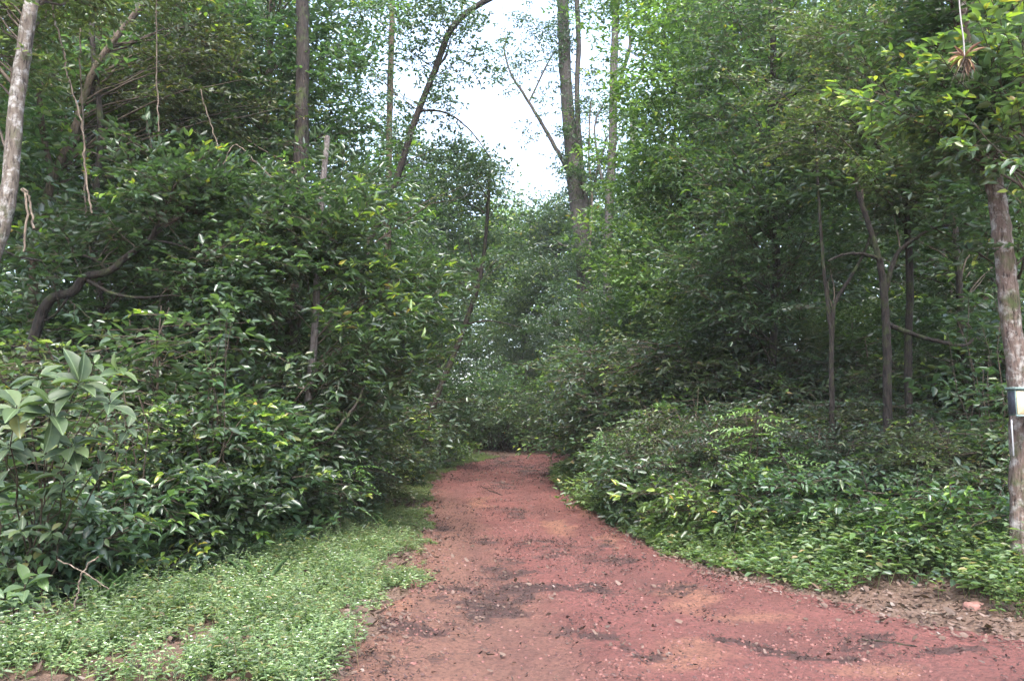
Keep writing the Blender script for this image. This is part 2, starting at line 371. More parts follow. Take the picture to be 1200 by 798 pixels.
SPR = {k: [mk_spray(k) for _ in range(7)] for k in KIND}

def put_sprays(geo, kind, pos, fwd, scale, up=None, shape='lo', twigs=True, jit=.30, young_bias=None, leafscale=1.0):
    """sprays of one kind; material slots: 0 mature leaf, 1 young leaf, 2 twig"""
    pos = np.asarray(pos, float); fwd = norm(np.asarray(fwd, float)); k = len(pos)
    if k == 0: return
    K = KIND[kind]; scale = np.broadcast_to(np.asarray(scale, float), (k,))
    if up is None: up = np.tile([0, 0, 1.], (k, 1)) + N_(0, .22, (k, 3))
    y = norm(np.cross(up, fwd)); z = np.cross(fwd, y)
    Rm = np.stack([fwd, y, z], -1); which = rng.integers(0, len(SPR[kind]), k)
    for w in range(len(SPR[kind])):
        ix = np.nonzero(which == w)[0]
        if len(ix) == 0: continue
        s = SPR[kind][w]; Rw = Rm[ix]; sc = scale[ix]; P = pos[ix]
        o = P[:, None] + np.einsum('kij,nj->kni', Rw, s.o) * sc[:, None, None]
        d = np.einsum('kij,nj->kni', Rw, s.d); n = np.einsum('kij,nj->kni', Rw, s.n)
        n = n * .8 + np.array([0, 0, .12]) + N_(0, jit, n.shape); d = d + N_(0, jit, d.shape) * .8
        L = np.broadcast_to(s.L, (len(ix), len(s.L))) * sc[:, None] ** .5 * U(.8, 1.2, (len(ix), len(s.L))) * leafscale
        yb = np.full(len(ix), K['young']) if young_bias is None else np.asarray(young_bias)[ix] * K['young']
        spy = (U(0, 1, len(ix)) < yb)[:, None] & (s.y[None] | (U(0, 1, (len(ix), len(s.y))) < .25))
        keep = (U(0, 1, L.size) > .08)
        leaves(geo, o.reshape(-1, 3)[keep], d.reshape(-1, 3)[keep], n.reshape(-1, 3)[keep], L.ravel()[keep], L.ravel()[keep] * K['asp'] * U(.85, 1.15, keep.sum()), shape, spy.ravel()[keep].astype(np.int32))
        if twigs:
            A = (P[:, None] + np.einsum('kij,nj->kni', Rw, s.A) * sc[:, None, None]).reshape(-1, 3)
            B = (P[:, None] + np.einsum('kij,nj->kni', Rw, s.B) * sc[:, None, None]).reshape(-1, 3)
            tubes3(geo, A, B, np.tile(s.r, len(ix)), 2)

def limb(geo, a, b, r0, r1, sag=.1, n=7, sides=5, wig=.05, mi=0):
    a = np.asarray(a, float); b = np.asarray(b, float); L = np.linalg.norm(b - a)
    c = (a + b) / 2 + np.array([0, 0, sag * L]) + N_(0, wig * L, 3)
    t = np.linspace(0, 1, n)[:, None]
    p = (1 - t) ** 2 * a + 2 * t * (1 - t) * c + t * t * b
    p[1:-1] += N_(0, .012 * L, (n - 2, 3))
    tube(geo, p, np.linspace(r0, r1, n), sides, mi); return p

def foliage(wood, crown, trunk, trunk_r, blobs, kind, dens=1.0, scale=1.0, shape='lo', twigs=True, per=7, lsc=1.0):
    """branches from the trunk to targets inside the blobs, sprays along their outer ends"""
    pos = []; fwd = []; sc = []; yb = []
    for (c, r, w) in blobs:
        c = np.asarray(c, float); r = np.asarray(r, float)
        nb = max(2, int(dens * w * 2.6 * (r[0] * r[1] + r[1] * r[2] + r[0] * r[2]) ** .9 + .5))
        for b in range(nb):
            u = norm(N_(0, 1, 3)); t = c + u * r * U(.15, 1) ** .45
            dz = trunk[:, 2] - (t[2] - .5 * np.linalg.norm((trunk - t)[:, :2], axis=1) - .3)
            j = int(np.argmin(np.linalg.norm(trunk - t, axis=1) * .45 + np.abs(dz)))
            a = trunk[j]; hd = np.linalg.norm(t - a)
            r0 = min(trunk_r[j] * .45, .005 + .0050 * hd)
            p = limb(wood, a, t, r0, .004, U(-.04, .16), 7, 5, .07, 1)
            for q in range(per):
                f = U(.5, 1.0) if hd > 1.2 else U(.25, 1)
                i = f * 6; i0 = min(5, int(i)); pt = p[i0] + (p[i0 + 1] - p[i0]) * (i - i0)
                td = norm(p[min(i0 + 1, 6)] - p[i0])
                dr = td * .6 + np.array([*N_(0, .75, 2), U(-.35, .35)]) + norm(pt - c) * .35
                pos.append(pt + N_(0, .07, 3)); fwd.append(dr); sc.append(U(.7, 1.25) * scale); yb.append(.4 + 1.6 * max(0, (pt[2] - c[2]) / r[2]))
            pos.append(p[-1]); fwd.append(td + np.array([0, 0, -.1])); sc.append(U(.8, 1.2) * scale); yb.append(1.3)
    put_sprays(crown, kind, np.array(pos), np.array(fwd), np.array(sc), shape=shape, twigs=twigs, young_bias=np.array(yb), leafscale=lsc)

def smooth_path(pts, n=8): return catmull(pts, n)
def local(P, base): return np.asarray(P, float) - base

def reseed(text):
    global rng, U, N_
    rng = np.random.default_rng(sum((i + 1) * ord(c) for i, c in enumerate(text)) % 99991); U = rng.uniform; N_ = rng.normal

def tree(name, label, Y, path, r0, r1, bark_k, blobs, kind, cat='tree', group='forest trees', dens=1.0, scale=1.0, flare=1.25, wob=.07, forks=(), fork_names='branch', shape='lo', base_px=None, sides=12, per=7, far=1.0, twigs=True):
    reseed(label)
    """path: photo pixels of the trunk from low to high (third value: own distance); blobs: (px, py, dist, rx, ry, rz, weight)"""
    pts = [at(p[0], p[1], (p[2] if len(p) > 2 else Y) * far) for p in path]; r0 *= far; r1 *= far; scale *= far ** .6
    if pts[0][2] > .25:
        b = at(base_px if base_px is not None else path[0][0], 520, pts[0][1]); b[2] = gz(b[0], b[1]) - .1
        pts = [b] + pts
    else: pts[0][2] = gz(pts[0][0], pts[0][1]) - .1
    tp = smooth_path(pts, 9); n = len(tp)
    base = tp[0].copy(); tp = tp - base
    rad = np.linspace(r0, r1, n); rad[0] *= flare; rad[1:4] *= [1 + (flare - 1) * .6, 1 + (flare - 1) * .3, 1 + (flare - 1) * .12]
    tp[1:-1] += N_(0, r0 * .03, (n - 2, 3))
    root = tag(empty(name, base), label, cat, group)
    w = Geo(); cr = Geo(); tube(w, tp, rad, sides, 0, wob)
    bl = []
    for b in blobs:
        c = at(b[0], b[1], b[2] * far) - base; bl.append((c, np.array(b[3:6]) * far, b[6] if len(b) > 6 else 1.0))
    allp = tp; allr = rad
    for fk in forks:
        fp = smooth_path([at(p[0], p[1], (p[2] if len(p) > 2 else Y) * far) - base for p in fk[0]], 7)
        fr = np.linspace(fk[1], fk[2], len(fp)) * far; fp[1:-1] += N_(0, fk[1] * .08, (len(fp) - 2, 3))
        g = Geo(); tube(g, fp, fr, 8, 0, wob); g.obj(fork_names, [bark_k], root)
        allp = np.concatenate([allp, fp]); allr = np.concatenate([allr, fr])
    if bl: foliage(w, cr, allp, allr, bl, kind, dens * 1.55, scale, shape, twigs and Y < 15, per, lsc=1.22)
    w.obj('trunk', [bark_k, 'twig'], root)
    if bl: cr.obj('crown', [KIND[kind]['mat'], 'leaf_young', 'twig'], root)
    return root

# ------------------------------------------------------------------ ground and road
def spaced(lo, hi, c, fine, grow):
    r = [c]; s = fine
    while r[-1] < hi: r.append(r[-1] + s); s *= grow if r[-1] - c > 14 else 1.0
    l = [c]; s = fine
    while l[-1] > lo: l.append(l[-1] - s); s *= grow if c - l[-1] > 10 else 1.0
    return np.array(l[::-1][:-1] + r)
gx = spaced(-320, 320, 0, .22, 1.12); gy = spaced(-200, 420, 14, .22, 1.12)
X, Yg = np.meshgrid(gx, gy); xf = X.ravel(); yf = Yg.ravel()
dd = road_dist(xf, yf); hz = gh(xf, yf, dd) - .07 * sstep(0.02, -.25, dd)
g = Geo(); nx = len(gx); i = np.arange(len(gy) - 1)[:, None] * nx; j = np.arange(nx - 1)[None]
g.add(np.stack([xf, yf, hz], 1), np.stack([i + j, i + j + 1, i + nx + j + 1, i + nx + j], -1).reshape(-1, 4))
tag(g.obj('ground', ['soil']), kind='structure')

nE = 1300; na = 150
tt = np.linspace(0, len(EL) - 1, nE * 1)
# finer steps near the viewer
def lerp_line(P, t): i0 = np.clip(t.astype(int), 0, len(P) - 2); f = (t - i0)[:, None]; return P[i0] * (1 - f) + P[i0 + 1] * f
A = lerp_line(EL, tt); B = lerp_line(ER, tt)
ea = .30 * (fbm(tt * .33, tt * 0, 41) - .5) + .14 * (vnoise(tt * 1.9, tt * 0, 43) - .5); eb = .30 * (fbm(tt * .33, tt * 0 + 5, 45) - .5) + .14 * (vnoise(tt * 1.9, tt * 0 + 7, 46) - .5)
dirn = norm(B - A); A = A - dirn * (.10 + ea[:, None]); B = B + dirn * (.10 + eb[:, None])
s = np.linspace(0, 1, na); PX = A[:, None] * (1 - s[None, :, None]) + B[:, None] * s[None, :, None]
xf = PX[..., 0].ravel(); yf = PX[..., 1].ravel(); dd = road_dist(xf, yf)
wid = np.linalg.norm(B - A, axis=1)[:, None] * np.ones(na)[None]
u = (s[None] * wid)
hz = road_top(xf, yf, dd)
edge = np.minimum(s, 1 - s)[None] * wid
hz = hz - .05 * (1 - sstep(0, .12, edge)).ravel()
g = Geo(); i = np.arange(nE - 1)[:, None] * na; j = np.arange(na - 1)[None]
g.add(np.stack([xf, yf, hz], 1), np.stack([i + j, i + j + 1, i + na + j + 1, i + na + j], -1).reshape(-1, 4))
road = tag(g.obj('dirt_road', ['road']), kind='structure')
def gp(px, py):
    """ground point under a photo pixel"""
    lo, hi = 2., 90.
    for _ in range(40):
        m_ = (lo + hi) / 2; q = at(px, py, m_)
        if q[2] > gz(q[0], m_): lo = m_
        else: hi = m_
    return at(px, py, lo)[:2]
def blots(spots):
    S = [(*gp(px, py), rx, ry) for px, py, rx, ry in spots]
    def fn(x, y):
        s = 0; x2 = x + .7 * (fbm(x * 2.0, y * 2.0, 31, 4) - .5); y2 = y + .9 * (fbm(x * 2.0, y * 2.0, 33, 4) - .5)
        for cx, cy, rx, ry in S: rx *= .85; ry *= 1.5; s = s + np.exp(-(((x2 - cx) / rx) ** 2 + ((y2 - cy) / ry) ** 2) * 1.3)
        return np.clip(s, 0, 1)
    return fn
damp = blots([(590, 668, .42, .5), (548, 702, .42, .4), (480, 742, .5, .28), (655, 690, .28, .3), (670, 655, .5, .3), (700, 640, .4, .3), (735, 655, .35, .3), (560, 640, .35, .5), (600, 600, .3, .9), (585, 570, .45, 1.6), (620, 550, .8, 2.2), (590, 540, .9, 2.5), (790, 690, .45, .18), (830, 660, .4, .25),
       (640, 735, .3, .2), (690, 752, .4, .15), (880, 760, .5, .12), (990, 770, .6, .10), (520, 620, .3, .5), (430, 775, .35, .18), (700, 690, .3, .25), (320, 782, .32, .16), (610, 690, .3, .4), (505, 560, .3, 1.4), (570, 722, .3, .25), (640, 640, .4, .3), (530, 765, .35, .18), (1010, 745, .4, .12), (1120, 770, .4, .12), (740, 772, .5, .12)])
sandy = blots([(820, 772, .55, .3), (760, 620, .35, .8), (720, 632, .35, .7), (690, 600, .3, 1.2), (560, 590, .4, 1.2), (800, 700, .5, .4), (650, 615, .35, .8), (900, 720, .5, .25), (450, 715, .25, .4), (1040, 790, .5, .2)])
for nm, val in (('damp', damp(xf, yf) * np.clip((fbm(xf * 3.1, yf * 3.1, 27) - .30) * 3.2, 0, 1)), ('sandy', sandy(xf, yf)), ('wheel', (np.exp(-((np.tile(s, nE) - .26) / .07) ** 2) + np.exp(-((np.tile(s, nE) - .72) / .07) ** 2)) * np.clip(fbm(xf * 1.2, yf * .7, 29) * 1.6 - .2, 0, 1)), ('tan', (1 - sstep(.15, .55, np.tile(s, nE))) * sstep(24, 12, yf))):
    at_ = road.data.attributes.new(nm, 'FLOAT', 'POINT'); at_.data.foreach_set('value', val.astype(np.float32))
def rz_(x, y):
    """height of whatever surface lies there"""
    d = road_dist(x, y); return np.where(d < .02, road_top(x, y, d), gh(x, y, d))

# ------------------------------------------------------------------ trees with a trunk of their own in the photograph
tree('leaning_tree', 'pale mottled trunk leaning inward at the frame edge beside the waxy large-leaved shrub', 7.6,
     [(-95, 640), (-62, 470), (-18, 330), (8, 240), (20, 120), (37, 0), (52, -110, 7.8), (60, -190, 8.2)], .088, .06, 'bark_pale',
     [(20, -60, 8.4, 1.3, 1.0, .8), (120, -60, 8.8, 1.0, .9, .6), (-60, 60, 8.2, .7, .8, .9), (-110, -60, 8, 1.2, 1, 1)], 'olive', dens=.9, scale=.9)
tree('crooked_tree', 'brown crooked tree whose upper stem bends toward the track, just inside the pale mottled trunk', 8.6,
     [(28, 560), (36, 420), (42, 300), (60, 215), (84, 165), (95, 125), (112, 80), (140, 40), (176, -5), (215, -60)], 0.060, .028, 'bark_brown',
     [(190, 60, 9.4, 1.3, 1.1, .7), (120, 150, 9.6, .8, .8, .6), (260, 120, 9.6, 1.1, 1, .7), (160, 0, 9.2, .9, .9, .5), (60, 100, 9.6, .7, .8, .6)], 'olive', dens=.85, scale=.85, far=1.2,
     forks=[([(62, 212), (50, 150, 8.5), (45, 90, 8.4), (40, 0, 8.4), (36, -70, 8.4)], .035, .018)])
tree('sapling', 'thin dark sapling rising straight behind the arching young-leaved tree', 10.4,
     [(128, 545), (122, 400), (112, 260), (118, 150), (108, 40), (112, -60)], .06, .03, 'bark_dark',
     [(150, 235, 10.8, 1.4, 1.2, .9), (80, 250, 11, 1.0, 1, .9), (210, 300, 10.8, 1.2, 1, .7), (120, 340, 10.6, 1.0, .9, .6), (120, 420, 10.6, 1.2, .8, .6)], 'mid', dens=.8)
tree('arching_tree', 'small arching tree with bare dark branches and bright new leaves above the waxy shrub', 6.8,
     [(30, 600), (26, 470), (52, 362), (85, 342), (100, 325), (128, 318), (150, 300), (175, 282), (186, 262)], .055, .02, 'bark_dark',
     [(205, 212, 6.9, .62, .45, .16, 1.6), (150, 250, 7.0, .7, .5, .24), (255, 238, 7.1, .62, .5, .18, 1.3), (290, 290, 7.2, .6, .5, .22), (210, 300, 6.9, .7, .5, .2), (110, 300, 6.6, .5, .5, .2, .6), (265, 335, 7.1, .5, .4, .16)], 'glossy', dens=1.25, scale=.72, far=1.32,
     forks=[([(98, 326), (130, 343), (165, 349), (200, 346)], .018, .007), ([(128, 318), (100, 300), (60, 306), (20, 300), (-10, 285)], .016, .006), ([(176, 282), (205, 286), (240, 300)], .014, .006), ([(85, 342), (60, 372), (30, 378)], .013, .005)])
tree('glossy_tree', 'tall glossy-leaved tree filling the space above the layered tree', 13.5,
     [(318, 545), (322, 430), (318, 300), (312, 160), (316, 60), (322, -60), (320, -160)], .08, .05, 'bark_brown',
     [(285, 90, 13, 1.8, 1.4, 1.1), (350, 120, 13.6, 1.3, 1.2, 1.0, .8), (330, 200, 12.8, 1.5, 1.2, .9), (255, 10, 12.8, 1.6, 1.3, .9), (372, 215, 13.4, .9, .9, .7, .8), (350, -30, 13, 1.6, 1.3, .8, .7), (300, 270, 12.6, 1.3, 1, .6)], 'glossy', dens=.95, scale=1.05)
tree('slim_tree', 'slim pale grey trunk among tall crowns by the sky gap', 17.5,
     [(350, 540), (352, 400), (354, 250), (358, 100), (357, 0), (360, -140)], .095, .06, 'bark_grey',
     [(345, 40, 18, 2.0, 1.6, 1.4, .6), (385, 150, 18, 1.1, 1.1, 1.0, .5), (355, -90, 18, 2.2, 1.8, 1.0, .7), (400, 60, 18.5, 1.1, 1.2, 1.3, .45)], 'mid', dens=.75, scale=1.1)
tree('slim_tree', 'reddish brown straight trunk crossing behind the leaning grey tree', 20.5,
     [(452, 545), (453, 400), (455, 250), (457, 120), (460, 0), (462, -120)], .10, .075, 'bark_brown',
     [(425, 110, 21.5, 1.3, 1.0, 1.5, .4), (425, 225, 21.5, 1.2, .9, .9, .6), (440, -60, 20.5, 2.6, 2, 1.2, .6), (415, 20, 20, 1.2, 1.3, 1.5, .55)], 'mid', dens=.8, scale=1.1)
tree('leaning_tree', 'grey tree leaning across the sky gap with its dark upper stem curving toward the track', 17,
     [(405, 545), (418, 400), (432, 290), (443, 262), (464, 212), (487, 140), (510, 82), (527, 38), (552, 12), (590, -10), (640, -40)], .08, .065, 'bark_dark',
     [(545, 15, 16.8, 1.1, 1.0, .5, .9), (520, 55, 17, .7, .7, .35, .8), (455, 90, 17.2, .9, .9, .7, .4), (515, 145, 17.4, .9, .7, .4, .45), (555, 170, 18, .9, .7, .5, .8), (490, 110, 17, .8, .7, .4, .4), (585, 200, 18, .7, .6, .5, .8), (475, 40, 17, .6, .6, .8, .7), (500, 0, 17, .7, .6, .4, .8), (575, 45, 17, .6, .6, .3, .6), (530, 110, 17, .6, .5, .3, .6), (480, 175, 17, .6, .6, .5, .6)], 'dark', dens=.8, scale=.85,
     forks=[([(512, 78), (522, 68), (528, 48)], .03, .012), ([(490, 130), (520, 132), (548, 150), (575, 185)], .03, .01)])
tree('slender_tree', 'slender dark tree bowing out over the bend of the track', 19,
     [(486, 548), (508, 475), (530, 420), (546, 378), (560, 335), (567, 300), (572, 240), (574, 190)], .09, .035, 'bark_dark',
     [(560, 225, 19, .9, .9, .5, .7), (530, 300, 19, 1.0, 1, .6, .8), (590, 305, 19.5, .6, .6, .3, .6), (545, 345, 19, .8, .8, .4, .7), (520, 200, 19, 1, 1, .8, .7)], 'dark', dens=.8, scale=1.0,
     forks=[([(563, 322), (553, 300), (548, 280)], .03, .012), ([(545, 380), (575, 376), (610, 384)], .025, .01)])
tree('layered_tree', 'pale slim tree with drooping yellow-tipped layers of leaves reaching over the verge', 10.2,
     [(352, 590), (362, 470), (368, 400), (373, 300), (378, 220), (384, 160)], .066, .035, 'bark_grey',
     [(435, 292, 10.6, .95, .7, .22, 1.5), (340, 262, 10.2, .8, .6, .3, 1.3), (380, 250, 9.9, .6, .4, .25, 1.3), (340, 325, 10.0, .6, .4, .2), (462, 338, 10.7, .9, .6, .20, 1.5), (440, 388, 10.2, .75, .5, .2, 1.8), (478, 415, 10.3, .55, .45, .14, 1.5), (400, 225, 11.4, 1.0, .7, .3), (440, 455, 10.3, .55, .4, .2)], 'layer', dens=1.25, scale=.85)
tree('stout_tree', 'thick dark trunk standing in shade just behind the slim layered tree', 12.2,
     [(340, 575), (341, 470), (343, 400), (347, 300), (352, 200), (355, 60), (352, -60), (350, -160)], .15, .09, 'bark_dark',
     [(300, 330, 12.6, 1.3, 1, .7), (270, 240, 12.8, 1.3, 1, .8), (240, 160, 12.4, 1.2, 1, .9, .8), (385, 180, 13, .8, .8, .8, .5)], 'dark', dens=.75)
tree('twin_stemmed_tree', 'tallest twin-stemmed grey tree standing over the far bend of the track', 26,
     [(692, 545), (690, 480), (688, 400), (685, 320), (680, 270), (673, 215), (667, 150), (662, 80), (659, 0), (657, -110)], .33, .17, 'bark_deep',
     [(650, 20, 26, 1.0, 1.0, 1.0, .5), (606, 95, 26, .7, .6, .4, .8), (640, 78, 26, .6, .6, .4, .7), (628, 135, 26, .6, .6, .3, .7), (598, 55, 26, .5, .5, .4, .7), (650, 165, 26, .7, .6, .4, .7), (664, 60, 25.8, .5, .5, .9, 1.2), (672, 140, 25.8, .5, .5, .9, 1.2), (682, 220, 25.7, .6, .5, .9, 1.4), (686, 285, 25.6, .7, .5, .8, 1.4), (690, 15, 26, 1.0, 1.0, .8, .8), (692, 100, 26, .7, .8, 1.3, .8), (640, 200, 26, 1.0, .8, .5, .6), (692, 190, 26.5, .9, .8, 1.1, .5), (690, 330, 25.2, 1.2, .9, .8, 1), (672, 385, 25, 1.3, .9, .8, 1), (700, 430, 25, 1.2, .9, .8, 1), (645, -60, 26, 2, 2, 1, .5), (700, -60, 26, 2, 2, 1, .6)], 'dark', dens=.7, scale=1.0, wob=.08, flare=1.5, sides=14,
     forks=[([(685, 300), (686, 262), (685, 225), (680, 180), (676, 110), (678, 40), (672, -60)], .12, .08), ([(668, 205), (652, 175), (632, 140), (612, 108), (598, 85), (590, 55)], .085, .025), ([(684, 280), (690, 245), (700, 200), (712, 160)], .07, .03), ([(620, 120), (640, 78), (652, 58)], .035, .015), ([(672, 290), (660, 288), (652, 282)], .07, .03)])
tree('pale_tree', 'pale upright tree with a forked top close beside the twin-stemmed tree', 24,
     [(716, 545), (714, 430), (712, 320), (714, 240), (718, 170), (719, 90), (722, 0), (724, -110)], .16, .11, 'bark_deep',
     [(735, 150, 24, 1.0, 1.0, 1.2, .6), (725, 45, 24, .9, .9, .9, .4), (740, 250, 24, 1.3, 1, .8, .7), (735, -50, 24, 2, 1.6, .9, .6), (705, 340, 24, 1.2, 1, .8, .8)], 'mid', dens=.75, scale=1.05,
     forks=[([(718, 130), (728, 90), (738, 55), (736, 20), (733, -60)], .07, .035), ([(715, 235), (703, 200), (697, 150), (708, 120)], .05, .02)])
tree('bright_tree', 'broad tree with the brightest green crown beside the pale forked tree', 17.5,
     [(822, 545), (820, 430), (822, 320), (815, 220), (812, 120), (806, 20), (800, -80)], .11, .07, 'bark_brown',
     [(775, 60, 17.2, 1.5, 1.4, 1.2), (820, 120, 16.4, 1.6, 1.3, 1.1), (765, 180, 17.6, 1.2, 1.1, 1.0), (800, 225, 16.8, 1.5, 1.2, .8), (850, 30, 16.2, 1.7, 1.3, 1.1), (790, -40, 17, 2, 1.6, 1), (760, 290, 17.6, 1.2, 1, .7), (800, 320, 16.6, 1.4, 1.1, .7), (745, 235, 18, .8, .8, .8)], 'bright', dens=1.0, scale=1.05)
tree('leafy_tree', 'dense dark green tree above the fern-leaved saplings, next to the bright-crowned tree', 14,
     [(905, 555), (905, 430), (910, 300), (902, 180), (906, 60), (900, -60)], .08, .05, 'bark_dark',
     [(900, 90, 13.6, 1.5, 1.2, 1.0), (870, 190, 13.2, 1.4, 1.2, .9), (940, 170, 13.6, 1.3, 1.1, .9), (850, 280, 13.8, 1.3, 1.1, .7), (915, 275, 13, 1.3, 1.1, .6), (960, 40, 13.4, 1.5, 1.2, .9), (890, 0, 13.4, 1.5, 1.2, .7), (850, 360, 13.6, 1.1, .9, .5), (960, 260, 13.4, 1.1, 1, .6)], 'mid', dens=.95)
tree('slim_tree', 'thin pale trunk half hidden in leaves of the dense dark green tree', 19,
     [(866, 545), (866, 400), (864, 250), (862, 160), (857, 85), (852, 0), (850, -90)], .09, .06, 'bark_pale',
     [(850, 60, 19, 1.5, 1.3, 1.2, .7), (880, 130, 19, 1.2, 1.1, 1.0, .6), (845, -40, 19, 2, 1.6, .9, .7)], 'bright', dens=.7, scale=1.1)
tree('olive_tree', 'olive-leaved tree spreading in front of the Y-forked tree crown', 11.2,
     [(1068, 560), (1064, 430), (1066, 320), (1058, 200), (1050, 90), (1046, -30)], .06, .04, 'bark_dark',
     [(1050, 80, 10.8, 1.4, 1.1, .8), (1000, 165, 10.8, 1.3, 1.0, .6), (1090, 160, 10.8, 1.2, 1, .6), (1040, 0, 10.8, 1.5, 1.1, .6), (970, 100, 11, 1.1, 1, .7)], 'olive', dens=.95, scale=.9)
tree('forked_tree', 'dark Y-forked tree with a low mossy side limb, alone in the open shade', 10.2,
     [(1042, 560), (1040, 480), (1039, 400), (1036, 345), (1033, 318), (1029, 300), (1020, 270), (1005, 225)], .065, .03, 'bark_dark',
     [(1000, 225, 10.8, .8, .7, .3, .5), (1110, 225, 10.8, .8, .7, .3, .5), (1050, 200, 10.8, 1.0, .8, .35, .7)], 'olive', dens=.8, scale=.8, flare=1.1,
     forks=[([(1038, 340), (1046, 310), (1055, 293), (1075, 278), (1098, 266), (1120, 264)], .035, .015), ([(1030, 303), (1012, 298), (990, 298), (970, 306)], .028, .010), ([(1042, 381), (1065, 390), (1095, 399), (1128, 405), (1140, 398)], .035, .018)])
tree('sapling', 'dark sapling with one long bare shoot slanting up toward the Y-forked tree', 10.9,
     [(976, 565), (975, 480), (974, 420), (976, 370), (980, 352), (996, 326), (1008, 305), (1016, 288), (1020, 270)], .045, .012, 'bark_dark',
     [(955, 300, 11.4, .7, .6, .3, .5), (1010, 250, 11.2, .5, .5, .25, .7)], 'dark', dens=.6, scale=.8,
     forks=[([(975, 400), (969, 350), (964, 300), (960, 240), (955, 150)], .03, .018)])
tree('mossy_tree', 'dark mossy trunk between the Y-forked tree and the box', 13.2,
     [(1128, 560), (1126, 430), (1124, 330), (1118, 240), (1120, 120), (1115, 0)], .06, .045, 'bark_dark',
     [(1120, 250, 13.6, 1.0, .9, .6, .8), (1150, 160, 13.4, 1.2, 1, .8, .8), (1110, 90, 13.2, 1.3, 1, .8, .8), (1130, 330, 14, .8, .8, .5, .6), (1180, 260, 13.6, .9, .8, .7, .8)], 'mid', dens=.75)
tree('peeling_tree', 'large peeling-barked tree carrying the box at the frame edge', 7.3,
     [(1198, 640), (1196, 560), (1193, 450), (1183, 360), (1176, 290), (1166, 220), (1152, 140), (1136, 70), (1122, 0), (1108, -90), (1100, -170)], .098, .065, 'bark_peel',
     [(1160, 20, 7.6, .9, .8, .45), (1205, 100, 7.4, .6, .7, .4), (1090, 20, 7.9, .8, .8, .4), (1130, -70, 7.8, 1.3, 1, .5), (1190, 190, 7.4, .5, .5, .3), (1100, 110, 7.6, .7, .6, .3), (1140, 150, 7.2, .4, .4, .2, .8), (1225, 220, 7.4, .5, .5, .5)], 'glossy', dens=1.05, scale=.75, wob=.10, sides=18, flare=1.25)
tree('branching_tree', 'slender tree with bright level sprays of leaves beside the hanging bromeliad', 6.9,
     [(1262, 620), (1255, 480), (1238, 340), (1225, 230), (1205, 150), (1196, 60)], .06, .03, 'bark_brown',
     [(1165, 82, 6.7, .55, .4, .10, 1.6), (1110, 108, 6.8, .6, .4, .10, 1.4), (1175, 150, 6.6, .4, .35, .1, 1.2), (1060, 122, 7.0, .4, .35, .1, 1.2), (1190, 40, 6.8, .4, .4, .15)], 'flush', dens=1.4, scale=.72)
tree('far_tree', 'dark rounded crown standing inside the sky gap behind the leaning grey tree', 38,
     [(512, 540), (510, 400), (508, 260), (505, 200)], .25, .10, 'bark_brown',
     [(505, 195, 38, 2.4, 2.2, 1.7), (480, 245, 38, 2.2, 2, 1.8), (535, 240, 38, 2.0, 2, 1.8), (510, 300, 37, 2.8, 2, 2), (560, 300, 38, 2.0, 2, 2), (470, 320, 37, 2.4, 2, 2)], 'canopy', dens=.62, scale=1.3, group='far trees', twigs=False)
tree('far_tree', 'pale yellow-green crown at the foot of the sky gap', 50,
     [(615, 535), (614, 400), (612, 290)], .3, .12, 'bark_grey',
     [(612, 262, 50, 2.6, 2.4, 1.7), (590, 300, 50, 2.6, 2.4, 2), (640, 300, 50, 2.6, 2.4, 2), (610, 345, 48, 3.2, 2.4, 2.2), (575, 285, 50, 1.8, 2, 1.6)], 'pale', dens=.8, scale=2.0, group='far trees', twigs=False)
tree('far_tree', 'dim green crown framed between the pale yellow-green crown and twin-stemmed tree', 46,
     [(652, 538), (652, 400), (652, 300)], .28, .12, 'bark_grey',
     [(650, 262, 46, 2.0, 2, 1.8), (668, 310, 45, 2.2, 2, 2), (640, 350, 44, 2.6, 2, 2), (690, 270, 46, 2.2, 2, 2)], 'canopy', dens=.62, scale=1.3, group='far trees', twigs=False)
tree('far_tree', 'high pale crown seen behind the pale tree with a forked top', 40,
     [(745, 540), (742, 400), (742, 200), (740, 120)], .28, .12, 'bark_grey',
     [(742, 210, 40, 2.4, 2, 2), (735, 280, 40, 2.8, 2, 2), (720, 340, 39, 2.6, 2, 2)], 'canopy', dens=.6, scale=1.3, group='far trees', twigs=False)

# ------------------------------------------------------------------ shared kinds of forest plant, built once and copied
def proto_tree(name, h, r0, bark_k, kind, layers, dens, scale, lean=.3, twigs=True, per=7):
    base = np.array([0, 0, 0.]); k = 7
    z = np.linspace(0, h * .92, k); p = np.stack([np.cumsum(N_(0, lean * h / k * .35, k)), np.cumsum(N_(0, lean * h / k * .35, k)), z], 1); p[0, :2] = 0; p[0, 2] = -.25
    tp = catmull(p, 6); rad = np.linspace(r0, r0 * .4, len(tp)); rad[0] *= 1.3
    root = empty(name, (0, 0, 0)); w = Geo(); cr = Geo(); tube(w, tp, rad, 8, 0, .12)
    bl = []
    for (zf, rad_, thick, nb, off) in layers:
        for q in range(nb):
            a = U(0, 6.28); c = tp[min(len(tp) - 1, int(zf * len(tp)))] + np.array([math.cos(a) * off, math.sin(a) * off, U(-.1, .1) * h * .3]); bl.append((c, (rad_, rad_, thick), 1.0))
    foliage(w, cr, tp, rad, bl, kind, dens, scale, 'lo', twigs, per, lsc=1.25)
    w.obj('trunk', [bark_k, 'twig'], root); cr.obj('crown', [KIND[kind]['mat'], 'leaf_young', 'twig'], root)
    return root
